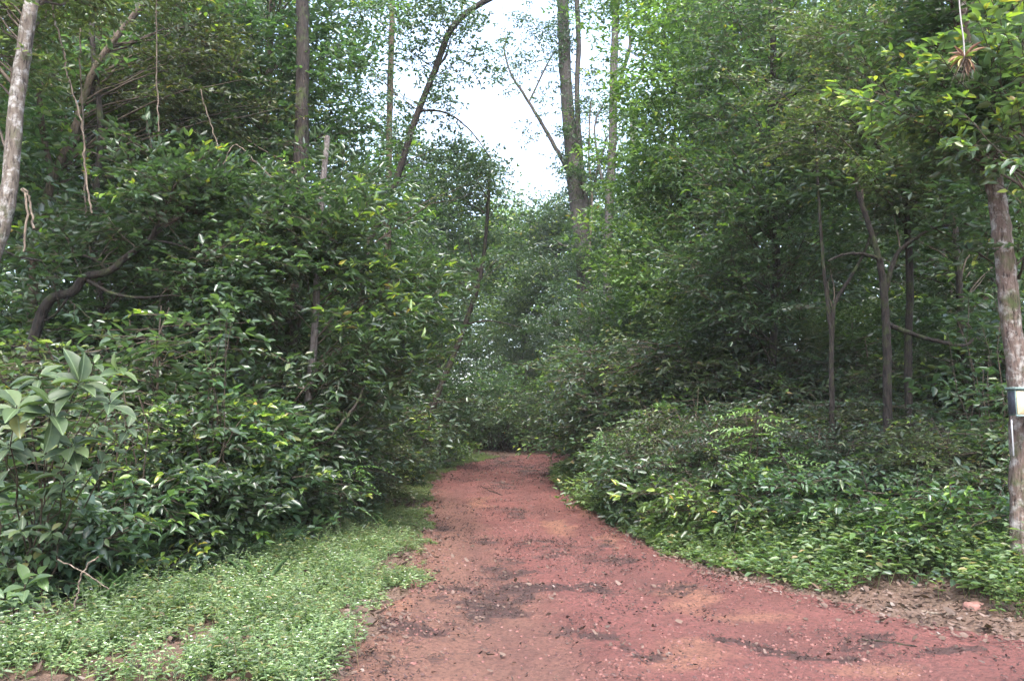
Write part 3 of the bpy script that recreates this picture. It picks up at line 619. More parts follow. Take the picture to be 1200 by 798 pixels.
def proto_shrub(name, h, w_, kind, nstem, dens, scale, shape='lo', foot=.15):
    root = empty(name, (0, 0, 0)); st = Geo(); fo = Geo(); pos = []; fwd = []; sc = []; yb = []
    for s in range(nstem):
        a = U(0, 6.28); r = w_ * .5 * U(.1, 1) ** .6; tgt = np.array([math.cos(a) * r, math.sin(a) * r, h * U(.55, 1.0) * (1 - .35 * (r / (w_ * .5)) ** 2)])
        b = np.array([*N_(0, .10 * w_, 2), -.1]); p = limb(st, b, tgt, .012 + .004 * h, .004, U(.0, .18), 7, 5, .07)
        for q in range(int(dens)):
            f = U(.18, 1) ** .8 * 6; i0 = min(5, int(f)); pt = p[i0] + (p[i0 + 1] - p[i0]) * (f - i0)
            if pt[2] < foot * h * U(.2, 1): pt[2] = foot * h * U(.6, 2)
            ang = U(0, 6.28); rad = norm(np.array([pt[0] + 1e-3, pt[1], 0]))
            pos.append(pt); fwd.append(np.array([math.cos(ang), math.sin(ang), U(-.25, .5)]) + .5 * rad); sc.append(U(.7, 1.2) * scale); yb.append(.3 + 1.8 * (pt[2] / h) ** 2)
    put_sprays(fo, kind, np.array(pos), np.array(fwd), np.array(sc), shape=shape, young_bias=np.array(yb))
    st.obj('stem', ['twig'], root); fo.obj('foliage', [KIND[kind]['mat'], 'leaf_young', 'twig'], root); return root
def proto_pinnate(name, h, nf, scale):
    root = empty(name, (0, 0, 0)); st = Geo(); fo = Geo(); pos = []; fwd = []; sc = []
    for s in range(3):
        tgt = np.array([*N_(0, .22 * h, 2), h * U(.7, 1)]); p = limb(st, np.array([*N_(0, .06, 2), -.1]), tgt, .014, .005, .1, 7, 5, .06)
        for q in range(nf // 3):
            f = U(.35, 1) * 6; i0 = min(5, int(f)); pt = p[i0] + (p[i0 + 1] - p[i0]) * (f - i0); a = U(0, 6.28)
            pos.append(pt); fwd.append((math.cos(a), math.sin(a), U(.0, .55))); sc.append(U(.6, 1.2) * scale)
    put_sprays(fo, 'pin', np.array(pos), np.array(fwd), np.array(sc), jit=.10); st.obj('stem', ['twig'], root); fo.obj('foliage', ['leaf_pinnate', 'leaf_young', 'twig'], root); return root

PRO = {}; reseed('kinds of plant')
def pro(key, fn, n): reseed(key); PRO[key] = [fn(i) for i in range(n)]
pro('understorey', lambda i: proto_tree('understorey_tree', 7.5, .05, ['bark_brown', 'bark_grey', 'bark_dark', 'bark_pale'][i], ['mid', 'dark', 'olive', 'bright'][i],
    [(.22, 1.1, .6, 2, .9), (.42, 1.3, .7, 3, 1.1), (.64, 1.4, .8, 3, 1.0), (.85, 1.3, .9, 2, .6), (.98, 1.0, .8, 1, .1)], .66, 1.25, twigs=False), 4)
pro('canopy', lambda i: proto_tree('canopy_tree', 17, .14, ['bark_grey', 'bark_brown', 'bark_pale'][i], ['mid', 'canopy', 'bright'][i],
    [(.45, 1.8, 1.0, 2, 1.6), (.62, 2.2, 1.2, 3, 1.9), (.80, 2.3, 1.4, 3, 1.7), (.96, 2.0, 1.3, 2, .8)], .45, [1.7, 1.25, 1.7][i], .15, twigs=False), 3)
pro('shrub', lambda i: proto_shrub('leafy_shrub', 1.9, 1.9, ['shrub', 'mid', 'dark', 'glossy', 'bright'][i], 15, 10, .85), 5)
pro('fine', lambda i: proto_shrub('fine_leaved_shrub', 1.6, 1.9, ['fine', 'fine', 'olive'][i], 22, 13, .9), 3)
pro('low', lambda i: proto_shrub('low_shrub', .8, 1.2, ['bright', 'shrub', 'mid'][i], 13, 8, .6, foot=.1), 3)
pro('pinnate', lambda i: proto_pinnate('fern_leaved_sapling', 1.5, 42, 1.05), 3)
_used = {}
def place(key, v, px, Y, label, cat, group, scale=1.0, rz=None, top=None, dz=0):
    """one more plant of a kind; top: the photo row its tip reaches"""
    src = PRO[key][v % len(PRO[key])]; x = (px - 600) / FPX * Y * .995; z = gz(x, Y) + dz
    if top is not None:
        nom = {'understorey': 7.6, 'canopy': 17.6, 'shrub': 1.85, 'fine': 1.6, 'low': .85, 'pinnate': 1.55}[key]
        scale = (at(px, top, Y)[2] - z) / nom
    wid = {'shrub': .85, 'fine': .9, 'low': .55, 'pinnate': .45}.get(key, 0) * scale
    for _ in range(60):
        if wid == 0 or road_dist([x], [Y])[0] > wid: break
        x += .06 if x > np.interp(Y, [0, 10, 20, 30, 36], [1.5, .2, -.4, .2, 3]) else -.06
    z = gz(x, Y) + dz
    k = (key, v % len(PRO[key]))
    o = src if k not in _used else copy_tree(src); _used[k] = 1
    o.location = (x, Y, z); o.rotation_euler = (0, 0, U(0, 6.28) if rz is None else rz)
    o.scale = (scale * U(.92, 1.1), scale * U(.92, 1.1), scale)
    return tag(o, label, cat, group)

HS = 'on the white-flowered verge side'; BS = 'on the box side'
UT = [(-60, 10.5, 'shaded understorey tree just beyond the pale mottled leaning trunk'), (60, 12.5, 'shaded understorey tree behind the crooked brown tree'),
      (175, 13.5, 'understorey tree filling the gap behind the arching young-leaved tree'), (245, 16, 'understorey tree between the thin dark sapling and tall glossy-leaved tree'),
      (15, 17, 'understorey tree deep behind the frame-edge mottled trunk'), (130, 19, 'understorey tree deep in shade behind the thin straight sapling'),
      (300, 19, 'understorey tree deep behind the tall glossy-leaved tree'), (385, 22, 'understorey tree behind the slim layered tree'),
      (405, 28, 'understorey tree behind the reddish brown straight trunk'), (480, 31, 'understorey tree behind the slender bowing tree'),
      (215, 25, 'understorey tree glimpsed far behind the arching young-leaved tree'), (335, 30, 'understorey tree glimpsed far behind the thick dark trunk'),
      (1225, 10.5, 'understorey tree behind the large peeling tree with the box'), (1165, 14.5, 'understorey tree between the box and mossy trunk'),
      (1085, 19.5, 'understorey tree behind the low mossy limb of the Y-forked tree'), (1010, 21, 'understorey tree between the slanting-shoot sapling and Y-forked tree'),
      (945, 17, 'understorey tree behind the dark sapling with the slanting shoot'), (880, 19.5, 'understorey tree behind the thin pale half-hidden trunk'),
      (830, 23, 'understorey tree behind the broad bright-crowned tree'), (1140, 21, 'understorey tree deep in shade behind the mossy trunk'),
      (965, 25, 'understorey tree deep in shade behind the slanting-shoot sapling'),
      (775, 25, 'understorey tree leaning on the foot of the bright-crowned tree'), (900, 29, 'understorey tree far behind the dense dark green tree'),
      (735, 31, 'understorey tree behind the pale forked tree'), (1190, 27, 'understorey tree far behind the peeling tree'),
      (470, 38, 'understorey tree closing the view beyond the bend, beside the slender bowing tree'), (580, 52, 'understorey tree in the middle of the far wood beyond the bend'),
      (665, 46, 'understorey tree in the far wood behind the twin-stemmed tree'), (625, 50, 'understorey tree under the pale yellow-green far crown'),
      (505, 32, 'understorey tree standing where the track swings out of sight'), (606, 47, 'understorey tree facing the end of the visible track'), (705, 33, 'understorey tree at the inner side of the far bend'),
      (515, 26, 'understorey tree on the outer side of the far bend'), (690, 36, 'understorey tree right behind the foot of the twin-stemmed tree'), (840, 17.5, 'understorey tree at the foot of the thin pale half-hidden trunk'),
      (765, 20, 'understorey tree between the bright-crowned tree and the pale forked tree'), (270, 14.5, 'understorey tree hard behind the thick dark trunk'), (1115, 18, 'understorey tree behind the low limb and the mossy trunk')]
reseed('understorey')
for i, (px, Y, lb) in enumerate(UT): place('understorey', i, px, Y, lb, 'tree', 'understorey trees', U(.9, 1.15))
YT = [(715, 22.5, 330, 'young leafy tree before the pale tree with the forked top'), (760, 18.5, 345, 'young leafy tree beneath the bright crown, nearest its pale forked neighbour'), (805, 15.8, 350, 'young leafy tree above the long level fern sprays'), (850, 15.4, 335, 'young leafy tree behind the tallest fern-leaved sapling'),
      (890, 16.2, 330, 'young leafy tree beneath the dense dark green tree'), (935, 15, 360, 'young leafy tree just behind the dark sapling with the slanting shoot'), (985, 15.6, 350, 'young leafy tree seen between the slanting shoot and the Y-fork'), (1075, 14.4, 350, 'young leafy tree seen above the low mossy limb'),
      (1105, 15.4, 340, 'young leafy tree close behind the mossy trunk'), (1225, 12.5, 340, 'young leafy tree behind the green box'), (705, 27, 345, 'young leafy tree inside the curve of the track'), (655, 49, 380, 'young leafy tree closing the track beyond the curve'),
      (470, 24, 345, 'young leafy tree between the leaning grey tree and the slender bowing tree'), (390, 16, 350, 'young leafy tree close behind the slim layered tree'), (205, 12.4, 330, 'young leafy tree behind the climbing stem'), (60, 11.5, 330, 'young leafy tree behind the waxy large-leaved shrub')]
for i, (px, Y, top, lb) in enumerate(YT): place('understorey', i + 1, px, Y, lb, 'tree', 'young trees', top=top)
CT = [(215, 19, 'tall canopy tree above the arching young-leaved tree'), (120, 23, 'tall canopy tree behind the thin dark sapling'), (30, 17, 'tall canopy tree behind the pale mottled leaning trunk'),
      (262, 27, 'tall canopy tree behind the tall glossy-leaved tree'), (860, 25, 'tall canopy tree behind the broad bright-crowned tree'),
      (945, 26, 'tall canopy tree behind the dense dark green tree'), (1075, 25, 'tall canopy tree behind the olive-leaved tree'),
      (1175, 19, 'tall canopy tree behind the peeling tree and hanging bromeliad'), (800, 37, 'tall canopy tree far behind the pale tree with the forked top')]
for i, (px, Y, lb) in enumerate(CT): place('canopy', i, px, Y, lb, 'tree', 'tall canopy trees', U(.92, 1.1))

SH = [ # key, variant, px, Y, row of the tip, label
 ('shrub', 1, 165, 8.9, 345, 'tall loose shrub under the arching branches'), ('shrub', 0, 238, 9.4, 338, 'tall loose shrub just behind the climbing stem'), ('shrub', 3, 305, 10.0, 385, 'tall loose glossy shrub beside the pale slim layered tree'), ('fine', 2, 95, 9.0, 370, 'tall olive shrub behind the waxy large-leaved shrub'),
 ('shrub', 4, 572, 41, 455, 'yellow-green bush facing down the track at its end'), ('shrub', 4, 600, 42.5, 425, 'tallest yellow-green bush at the end of the track'), ('shrub', 3, 630, 42, 450, 'glossy bush at the end of the track, next to the dark shrub'), ('shrub', 4, 655, 37, 455, 'yellow-green bush on the inner bank where the track disappears'), ('shrub', 0, 545, 38, 440, 'grey-green bush on the outer bank where the track disappears'),
 ('fine', 0, 700, 18.5, 375, 'tall fine-leaved thicket under the pale forked tree'),
 ('fine', 1, 745, 17, 365, 'tall fine-leaved thicket before the bright-crowned tree'),
 ('fine', 2, 790, 16.4, 380, 'tall fine-leaved thicket behind the long level fern sprays'),
 ('fine', 0, 835, 15.8, 360, 'tall fine-leaved thicket behind the tallest fern-leaved sapling'),
 ('fine', 1, 880, 15.8, 378, 'tall fine-leaved thicket at the trunk of the dense dark green tree'),
 ('fine', 2, 925, 15.2, 366, 'tall fine-leaved thicket beside the dark sapling with the slanting shoot'),
 ('fine', 0, 972, 14.8, 384, 'tall fine-leaved thicket framed by the slanting shoot'),
 ('fine', 1, 1020, 14.4, 378, 'tall fine-leaved thicket framed by the Y-fork'),
 ('fine', 2, 1066, 13.8, 388, 'tall fine-leaved thicket seen beneath the low mossy limb'),
 ('fine', 0, 1112, 14, 382, 'tall fine-leaved thicket touching the mossy trunk'),
 ('fine', 1, 1160, 13, 380, 'tall fine-leaved thicket seen just beside the green box'),
 ('fine', 2, 108, 11.6, 340, 'tall fine-leaved thicket under the crooked brown tree'),
 ('fine', 0, 172, 11.8, 345, 'tall fine-leaved thicket under the arching young-leaved tree'),
 ('fine', 1, 232, 11.8, 350, 'tall fine-leaved thicket behind the climbing stem'),
 ('fine', 2, 288, 12.2, 355, 'tall fine-leaved thicket between the climbing stem and thick dark trunk'),
 ('fine', 0, 420, 14.6, 385, 'tall fine-leaved thicket behind the yellow-tipped layers'),
 ('fine', 1, 45, 10.4, 345, 'tall fine-leaved thicket behind the waxy large-leaved shrub'),
 ('shrub', 3, 215, 9.0, 400, 'glossy shrub behind the waxy large-leaved shrub'), ('shrub', 0, 130, 9.2, 425, 'leafy shrub under the arching young-leaved tree'), ('shrub', 2, 30, 8.4, 420, 'dark leafy shrub under the pale mottled trunk'),
 ('shrub', 1, 270, 9.6, 440, 'leafy shrub between the climbing stem and the layered tree'), ('fine', 0, 300, 10.2, 480, 'dark fine-leaved bush at the foot of the layered tree'), ('fine', 1, 335, 10.4, 490, 'blackish fine-leaved bush beside the pale slim trunk'),
 ('fine', 0, 372, 11.6, 470, 'fine-leaved bush under the yellow-tipped leaf layers'), ('fine', 2, 405, 13.6, 478, 'olive fine-leaved bush on the verge just past the yellow-tipped layers'), ('shrub', 2, 430, 17, 455, 'dark shrub near the fallen log on the verge'),
 ('fine', 1, 470, 20.5, 475, 'fine-leaved bush at the foot of the slender bowing tree'), ('shrub', 0, 500, 25, 460, 'leafy shrub on the outer side of the bend'), ('low', 0, 515, 29, 495, 'low yellow-green shrub on the outer side of the bend'),
 ('shrub', 3, 535, 33, 450, 'glossy shrub where the track swings out of sight'), ('low', 0, 560, 38, 500, 'low yellow-green shrub where the track swings out of sight'), ('shrub', 1, 585, 37, 430, 'shrub beyond the bend under the far understorey tree'),
 ('shrub', 2, 622, 40, 460, 'dark shrub closing the end of the track'), ('shrub', 2, 648, 38, 440, 'dark shrub in the hollow at the track end'), ('low', 2, 500, 21.5, 490, 'yellow-green sapling-like shrub in the verge of the bend'),
 ('shrub', 0, 245, 11, 430, 'shaded shrub behind the climbing stem'), ('shrub', 2, 180, 11.4, 420, 'shaded dark shrub behind the arching tree'), ('shrub', 1, 90, 11.4, 420, 'shaded shrub behind the crooked brown tree'),
 ('fine', 2, 330, 13.4, 440, 'olive bush behind the thick dark trunk'), ('shrub', 3, 400, 14.5, 430, 'glossy shrub behind the layered tree'), ('shrub', 1, 440, 17.5, 420, 'shrub below the leaning grey tree'),
 ('shrub', 0, 700, 24.5, 400, 'vine-covered bush at the foot of the twin-stemmed tree'), ('shrub', 3, 715, 21.5, 430, 'glossy bush before the foot of the twin-stemmed tree'), ('shrub', 2, 685, 28, 440, 'dark bush hiding the inner side of the bend'),
 ('shrub', 1, 712, 19.5, 430, 'leafy bush under the pale tree with the forked top'), ('fine', 2, 740, 17.5, 440, 'olive bush under the pale forked tree'), ('fine', 0, 695, 19.4, 500, 'dark fine-leaved bush at the inner kerb of the bend'),
 ('low', 1, 705, 16.8, 520, 'low shrub at the inner verge just before the bend'), ('low', 0, 715, 14.2, 530, 'low bright shrub at the inner verge beside the flat stone'), ('fine', 1, 760, 14.3, 470, 'fine-leaved bush among the fern-leaved saplings'),
 ('shrub', 1, 800, 14.5, 430, 'shrub under the broad bright-crowned tree'), ('shrub', 0, 850, 13.2, 440, 'shrub under the dense dark green tree'), ('shrub', 2, 905, 13.6, 440, 'dark shrub at the trunk of the dense dark green tree'),
 ('fine', 2, 945, 11.8, 480, 'olive fine-leaved bush before the slanting-shoot sapling'), ('fine', 0, 1000, 12.4, 470, 'dark fine-leaved bush between the sapling and Y-forked tree'), ('shrub', 1, 1058, 12.6, 455, 'shrub at the foot of the Y-forked tree'),
 ('shrub', 0, 1100, 11.4, 450, 'shrub below the low mossy limb'), ('shrub', 2, 1150, 10.6, 450, 'dark shrub between the mossy trunk and the box'), ('fine', 1, 1060, 10.2, 490, 'fine-leaved bush below the Y-forked tree'),
 ('fine', 2, 1120, 9.3, 500, 'olive bush a step before the mossy trunk'), ('shrub', 3, 1230, 9.0, 420, 'glossy shrub behind the box'), ('fine', 0, 985, 10.2, 510, 'fine-leaved bush in the thicket before the slanting-shoot sapling'),
 ('low', 1, 760, 12.4, 530, 'low shrub below the long fern-like sprays'), ('low', 2, 808, 11.3, 540, 'low dark shrub below the brightest fern-leaved sapling'), ('low', 0, 858, 10.4, 545, 'bright low shrub in the middle of the box-side verge'),
 ('low', 1, 915, 9.9, 545, 'low shrub below the olive fine-leaved bush'), ('low', 2, 968, 9.4, 555, 'low dark shrub with arching dry stems above it'), ('low', 1, 1025, 8.9, 560, 'low shrub before the bush of the Y-forked tree'),
 ('low', 0, 1085, 8.5, 565, 'bright low shrub near the peeling tree'), ('low', 2, 1140, 8.2, 560, 'low dark shrub touching the foot of the peeling tree'), ('fine', 1, 880, 11.6, 490, 'fine-leaved bush beside the brightest fern-leaved sapling'),
 ('fine', 2, 825, 12.4, 490, 'olive bush behind the brightest fern-leaved sapling'), ('shrub', 3, 960, 14.8, 430, 'glossy shrub in shade behind the slanting-shoot sapling'), ('shrub', 0, 1025, 15, 440, 'shrub in shade behind the Y-forked tree'),
 ('low', 1, 735, 13.2, 545, 'small shrub hugging the verge beside the flat stone'), ('low', 1, 418, 14.8, 525, 'low shrub on the verge behind the weedy grass'), ('low', 2, 455, 19, 515, 'low dark shrub on the verge before the bend'),
]
reseed('shrubs')
for (k, v, px, Y, top, lb) in SH: place(k, v, px, Y, lb, 'shrub', 'shrubs along the track', top=top - (32 if px > 740 and Y < 12.8 and k != 'shrub' else 0))
PN = [(858, 10.8, 456, 'tallest and brightest fern-leaved sapling in the box-side thicket'), (742, 12.8, 490, 'fern-leaved sapling leaning to the track above the inner verge'), (715, 14.2, 520, 'small pale fern-leaved sapling at the inner verge of the bend'),
      (790, 13.2, 452, 'fern-leaved sapling with long level sprays before the bright-crowned tree'), (938, 9.8, 496, 'fern-leaved sapling before the olive fine-leaved bush'), (780, 11.4, 528, 'low fern-leaved sapling over the middle of the inner verge'),
      (880, 13.5, 425, 'high fern-leaved sapling in shade below the dense dark green tree'), (1010, 9.9, 520, 'fern-leaved sapling half buried below the Y-forked tree'), (395, 10.2, 512, 'fern-leaved sapling on the flowered verge below the yellow-tipped layers'),
      (432, 13, 525, 'pale fern-leaved sapling by the dry weeds of the flowered verge')]
for i, (px, Y, top, lb) in enumerate(PN): place('pinnate', i, px, Y, lb, 'sapling', 'fern-leaved saplings', top=top)

# ------------------------------------------------------------------ waxy large-leaved shrubs close by
def whorl(fo, c, ax, k, L, shape='hi', tilt=.5, spread=1.0, mi=0, asp=.36):
    o = []; d = []; n = []; LL = []; ax = norm(np.array(ax, float)); s = norm(np.cross(ax, [.3, .2, .9])); t = np.cross(ax, s); a0 = U(0, 6.28)
    for i in range(k):
        a = a0 + i * 2.4; rd = math.cos(a) * s + math.sin(a) * t
        dd = rd * spread + ax * (tilt + .5 * (i / k) - .15) + np.array([0, 0, -.28]) + N_(0, .22, 3)
        o.append(np.array(c) - ax * .018 * (k - i) * .5); d.append(dd); n.append(ax + np.array([0, 0, .5]) - rd * .15 + N_(0, .34, 3)); LL.append(L * U(.7, 1.12))
    leaves(fo, np.array(o), np.array(d), np.array(n), np.array(LL), np.array(LL) * asp * U(.9, 1.15, k), shape, mi)
    leaves(fo, np.array(o), np.array(d), np.array(n), np.array(LL), np.array(LL), 'rib', 3)
def big_shrub(name, label, base, tips, cat='shrub', mat='leaf_big', asp=.44, far=1.32):
    """tips: (px, py, dist, leaf length, leaves in the whorl, young?)"""
    reseed(label); root = tag(empty(name, base), label, cat, 'shrubs along the track'); st = Geo(); fo = Geo()
    for (px, py, Y, L, k, yg) in tips:
        Y *= far; L *= far * .68
        p = at(px, py, Y) - base; b = np.array([*N_(0, .06, 2), -.05])
        q = limb(st, b, p, .008, .0035, U(.05, .2), 8, 6, .05)
        whorl(fo, p, norm(q[-1] - q[-2]) * .6 + np.array([0, -.35, .75]), k, L, mi=1 if yg else 0, asp=asp)
        for e in range(9):
            f = U(.3, .95) * 7; i0 = int(f); pt = q[i0] + (q[min(i0 + 1, 7)] - q[i0]) * (f - i0); a = U(0, 6.28)
            leaves(fo, [pt], np.array([[math.cos(a), math.sin(a), U(-.3, .2)]]), np.array([[0, -.2, 1.]]) + N_(0, .2, (1, 3)), [L * U(.6, 1)], [L * asp * U(.7, 1)], 'hi', 0)
    st.obj('stem', ['twig'], root); fo.obj('foliage', [mat, 'leaf_bright', 'twig', 'rib'], root); return root
b = at(40, 640, 6.5); b[2] = gz(b[0], b[1])
big_shrub('waxy_shrub', 'waxy large-leaved shrub with the biggest leaves, at the frame edge above the flowered verge', b,
   [(93, 445, 4.0, .26, 11, 0), (60, 480, 3.95, .24, 9, 0), (20, 475, 3.9, .25, 9, 0), (130, 470, 4.1, .2, 7, 0), (85, 520, 4.1, .2, 8, 0), (140, 432, 4.35, .17, 5, 1), (110, 425, 4.4, .15, 4, 1), (112, 500, 4.3, .15, 6, 0), (10, 520, 4.1, .19, 7, 0), (55, 530, 4.3, .16, 7, 0), (-20, 480, 4.1, .2, 7, 0), (-10, 570, 4.2, .18, 7, 0), (150, 500, 4.3, .14, 6, 0), (45, 440, 4.3, .2, 7, 0), (120, 540, 4.3, .14, 6, 0), (75, 565, 4.2, .15, 7, 0), (25, 620, 4.2, .14, 6, 0), (60, 620, 4.3, .13, 6, 0), (40, 590, 4.5, .14, 6, 0), (90, 555, 4.6, .13, 6, 0)])
b = at(25, 740, 5.75); b[2] = gz(b[0], b[1])
big_shrub('broadleaf_sapling', 'low sapling with broad hole-eaten leaves at the edge of the flowered verge', b,
   [(30, 684, 4.25, .20, 5, 0), (45, 672, 4.3, .16, 3, 1), (5, 700, 4.1, .17, 4, 0), (28, 705, 4.2, .15, 3, 0)], 'sapling', asp=.45)
b = at(255, 610, 8.2); b[2] = gz(b[0], b[1])
big_shrub('climbing_shrub', 'climbing stem with greyish hanging leaves beside the glossy shrub', b,
   [(256, 352, 5.9, .19, 5, 0), (266, 372, 5.9, .17, 4, 0), (245, 385, 5.9, .17, 4, 0), (240, 405, 5.9, .16, 4, 0), (275, 362, 6.0, .16, 4, 0), (243, 430, 5.9, .15, 4, 0)], 'climber')
b = at(1180, 560, 9.2); b[2] = gz(b[0], b[1])
big_shrub('broadleaf_sapling', 'dark broad-leaved sapling between the mossy trunk and the peeling tree', b,
   [(1120, 372, 8.6, .22, 7, 0), (1135, 345, 8.7, .2, 6, 0), (1150, 380, 8.4, .2, 6, 0), (1110, 390, 8.5, .18, 5, 0), (1145, 420, 8.4, .18, 6, 0), (1165, 350, 8.3, .18, 5, 0), (1125, 545, 7.6, .17, 4, 0)], 'sapling', mat='leaf_dark', asp=.42, far=1.1)

def edge_shrub(label, base_px, Y, pts, kind, name='leafy_shrub', scale=.6, far=1.36, n=1, shape='lo', leafscale=1.0, cat='shrub'):
    """a shrub whose foliage is a set of clumps given as (px, py, dist, rx, ry, rz, sprays)"""
    reseed(label); Y *= far; pts = [(q[0], q[1], q[2] * far, q[3] * far, q[4] * far, q[5] * far, q[6]) for q in pts]; scale *= far; leafscale *= far ** .5
    b = np.array([(base_px - 600) / FPX * Y, Y, 0.]); b[2] = gz(b[0], b[1]); root = tag(empty(name, b), label, cat, 'shrubs along the track'); st = Geo(); fo = Geo(); pos = []; fwd = []; sc = []; yb = []
    for (px, py, d, rx, ry, rz, k) in pts:
        c = at(px, py, d) - b
        for q in range(max(2, k // 7)):
            t = c + N_(0, .5, 3) * (rx, ry, rz); t[2] = max(t[2], .1)
            p = limb(st, np.array([*N_(0, .12, 2), -.05]), t, .012, .004, U(.02, .2), 7, 5, .07)
            for e in range(7):
                f = U(.45, 1.) * 6; i0 = min(5, int(f)); pt = p[i0] + (p[i0 + 1] - p[i0]) * (f - i0); a = U(0, 6.28)
                pt = pt + N_(0, .4, 3) * (rx, ry, rz) * .7; pt[2] = max(pt[2], .08)
                pos.append(pt); fwd.append((math.cos(a), math.sin(a) - .3, U(-.3, .45))); sc.append(U(.75, 1.2) * scale); yb.append(.4 + 1.4 * (q % 2))
    put_sprays(fo, kind, np.array(pos), np.array(fwd), np.array(sc), shape=shape, young_bias=np.array(yb), leafscale=leafscale)
    st.obj('stem', ['twig'], root); fo.obj('foliage', [KIND[kind]['mat'], 'leaf_young', 'twig'], root); return root
edge_shrub('dense shrub with medium leaves right below the waxy large-leaved shrub', 70, 5.2, [(60, 570, 4.9, .5, .4, .22, 60), (120, 600, 5.0, .45, .35, .2, 60), (20, 640, 4.8, .4, .3, .2, 40), (100, 650, 5.0, .45, .3, .16, 50), (160, 560, 5.3, .4, .35, .22, 50)], 'shrub', scale=.62, shape='hi', leafscale=1.0)
edge_shrub('leafy shrub bulging toward the flowered verge below the climbing stem', 215, 5.9, [(190, 480, 5.8, .45, .4, .22, 60), (240, 520, 5.8, .4, .35, .2, 60), (205, 580, 5.7, .5, .35, .2, 70), (270, 570, 5.9, .35, .3, .2, 50), (230, 640, 5.7, .45, .3, .14, 50), (160, 630, 5.5, .35, .3, .14, 40)], 'glossy', scale=.62, shape='hi', leafscale=.95)
edge_shrub('small bush with yellow young leaves between the two leafy shrubs of the flowered verge', 150, 5.4, [(150, 458, 5.2, .18, .18, .14, 28), (145, 500, 5.2, .2, .2, .12, 28), (165, 660, 5.3, .3, .25, .1, 28)], 'flush', scale=.42, leafscale=.62)
edge_shrub('bright-tipped shrub leaning over the herbs at the end of the leafy thicket', 280, 6.6, [(285, 500, 6.5, .25, .25, .18, 35), (275, 545, 6.4, .3, .3, .18, 45), (270, 610, 6.4, .35, .3, .16, 50), (300, 640, 6.6, .35, .3, .12, 40)], 'glossy', scale=.55, leafscale=1.2)

# ------------------------------------------------------------------ hanging and climbing vines
def vine(label, pts, r, mat='vine', name='hanging_vine', cat='vine'):
    p = smooth_path([at(*q) for q in pts], 8); b = p[0].copy(); g = Geo(); p = p - b; p[1:-1] += N_(0, min(r * .7, .006), (len(p) - 2, 3)); tube(g, p, np.full(len(p), r), 6)
    o = g.obj(name, [mat]); o.location = b; return tag(o, label, cat, 'vines')
vine('thin vine dropping in front of the glossy-leaved tree', [(183, -20, 9), (184, 90, 9), (186, 155, 9)], .008)
vine('curling pale vine beside the pale mottled trunk', [(28, 295, 7), (32, 240, 7), (26, 222, 7), (33, 230, 7), (40, 268, 7)], .010)
vine('loose pale vine at the frame edge under the pale mottled trunk', [(-5, 455, 6), (14, 472, 6), (20, 500, 6), (12, 520, 6)], .009)
vine('vine hanging straight past the thin dark sapling', [(105, 300, 9.6), (100, 230, 9.6), (98, 150, 9.6), (94, 60, 9.6), (97, -30, 9.6)], .010)
vine('bent vine crossing the crooked brown tree', [(60, -20, 8.2), (63, 20, 8.2), (75, 60, 8.2), (80, 90, 8.2), (97, 150, 8.2), (100, 200, 8.2), (108, 250, 8.2)], .010)
vine('slack pale vine beneath the tall glossy-leaved tree', [(262, 195, 10), (275, 170, 10), (300, 190, 10), (320, 210, 10)], .007)
vine('slack vine looping behind the bright new leaves', [(235, 105, 10), (245, 140, 10), (258, 180, 10), (255, 190, 10)], .008)
vine('liana running down beside the twin-stemmed tree', [(692, 120, 25.6), (690, 180, 25.6), (694, 240, 25.6), (690, 300, 25.6)], .03)
vine('fine liana hanging free in the sky gap', [(587, -10, 25), (592, 40, 25), (590, 70, 25)], .012)
vine('thin liana in the crown of the olive-leaved tree', [(1075, 60, 10.4), (1082, 100, 10.4), (1094, 140, 10.4)], .007)
vine('dry arching stem over the box-side low shrubs', [(968, 605, 9.2), (985, 582, 9.0), (1010, 575, 8.8), (1040, 580, 8.7), (1065, 592, 8.7)], .008, 'vine', 'dry_stem', 'stem')
vine('second dry arching stem beneath the first over the low shrubs', [(990, 612, 9.0), (1002, 590, 8.8), (1030, 588, 8.6), (1058, 600, 8.6)], .007, 'vine', 'dry_stem', 'stem')
vine('dead forked twig leaning on the shrub above the flowered verge', [(88, 712, 5.5), (92, 690, 5.5), (98, 668, 5.5), (116, 652, 5.5)], .006, 'vine', 'dry_stem', 'stem')
vine('dead twig slanting across the leafy verge shrub', [(68, 655, 5.4), (95, 668, 5.35), (128, 690, 5.3)], .004, 'vine', 'dry_stem', 'stem')
vine('mossy bent limb lying under the yellow-tipped leaf layers', [(385, 515, 9.4), (405, 490, 9.6), (420, 470, 9.8), (428, 448, 10)], .018, 'bark_dark', 'fallen_branch', 'branch')

# ------------------------------------------------------------------ bromeliad on its white aerial root
c = at(1130, 68, 6.2); br = tag(empty('bromeliad', c), 'spiky reddish bromeliad hanging from a white aerial root beside the peeling trunk', 'bromeliad')
g = Geo(); k = 46; a = U(0, 6.28, k); el = N_(-.1, .55, k); d = np.stack([np.cos(a) * np.cos(el), np.sin(a) * np.cos(el), np.sin(el)], 1); L = U(.09, .17, k)
leaves(g, np.zeros((k, 3)), d, np.tile([0, 0, 1.], (k, 1)) + N_(0, .3, (k, 3)), L, np.full(k, .014), 'hi', (U(0, 1, k) < .25).astype(int))
m, nt = nodes('bromeliad_leaf'); gg = nd(nt, 'ShaderNodeNewGeometry'); out(nt, principled(nt, ramp(nt, gg.outputs['Random Per Island'], [(0, (.20, .10, .07)), (.5, (.34, .20, .13)), (.85, (.42, .32, .14)), (1, (.24, .30, .08))]), .6).outputs[0]); M['brom'] = m
g.obj('leaf_rosette', ['brom', 'leaf_young'], br)
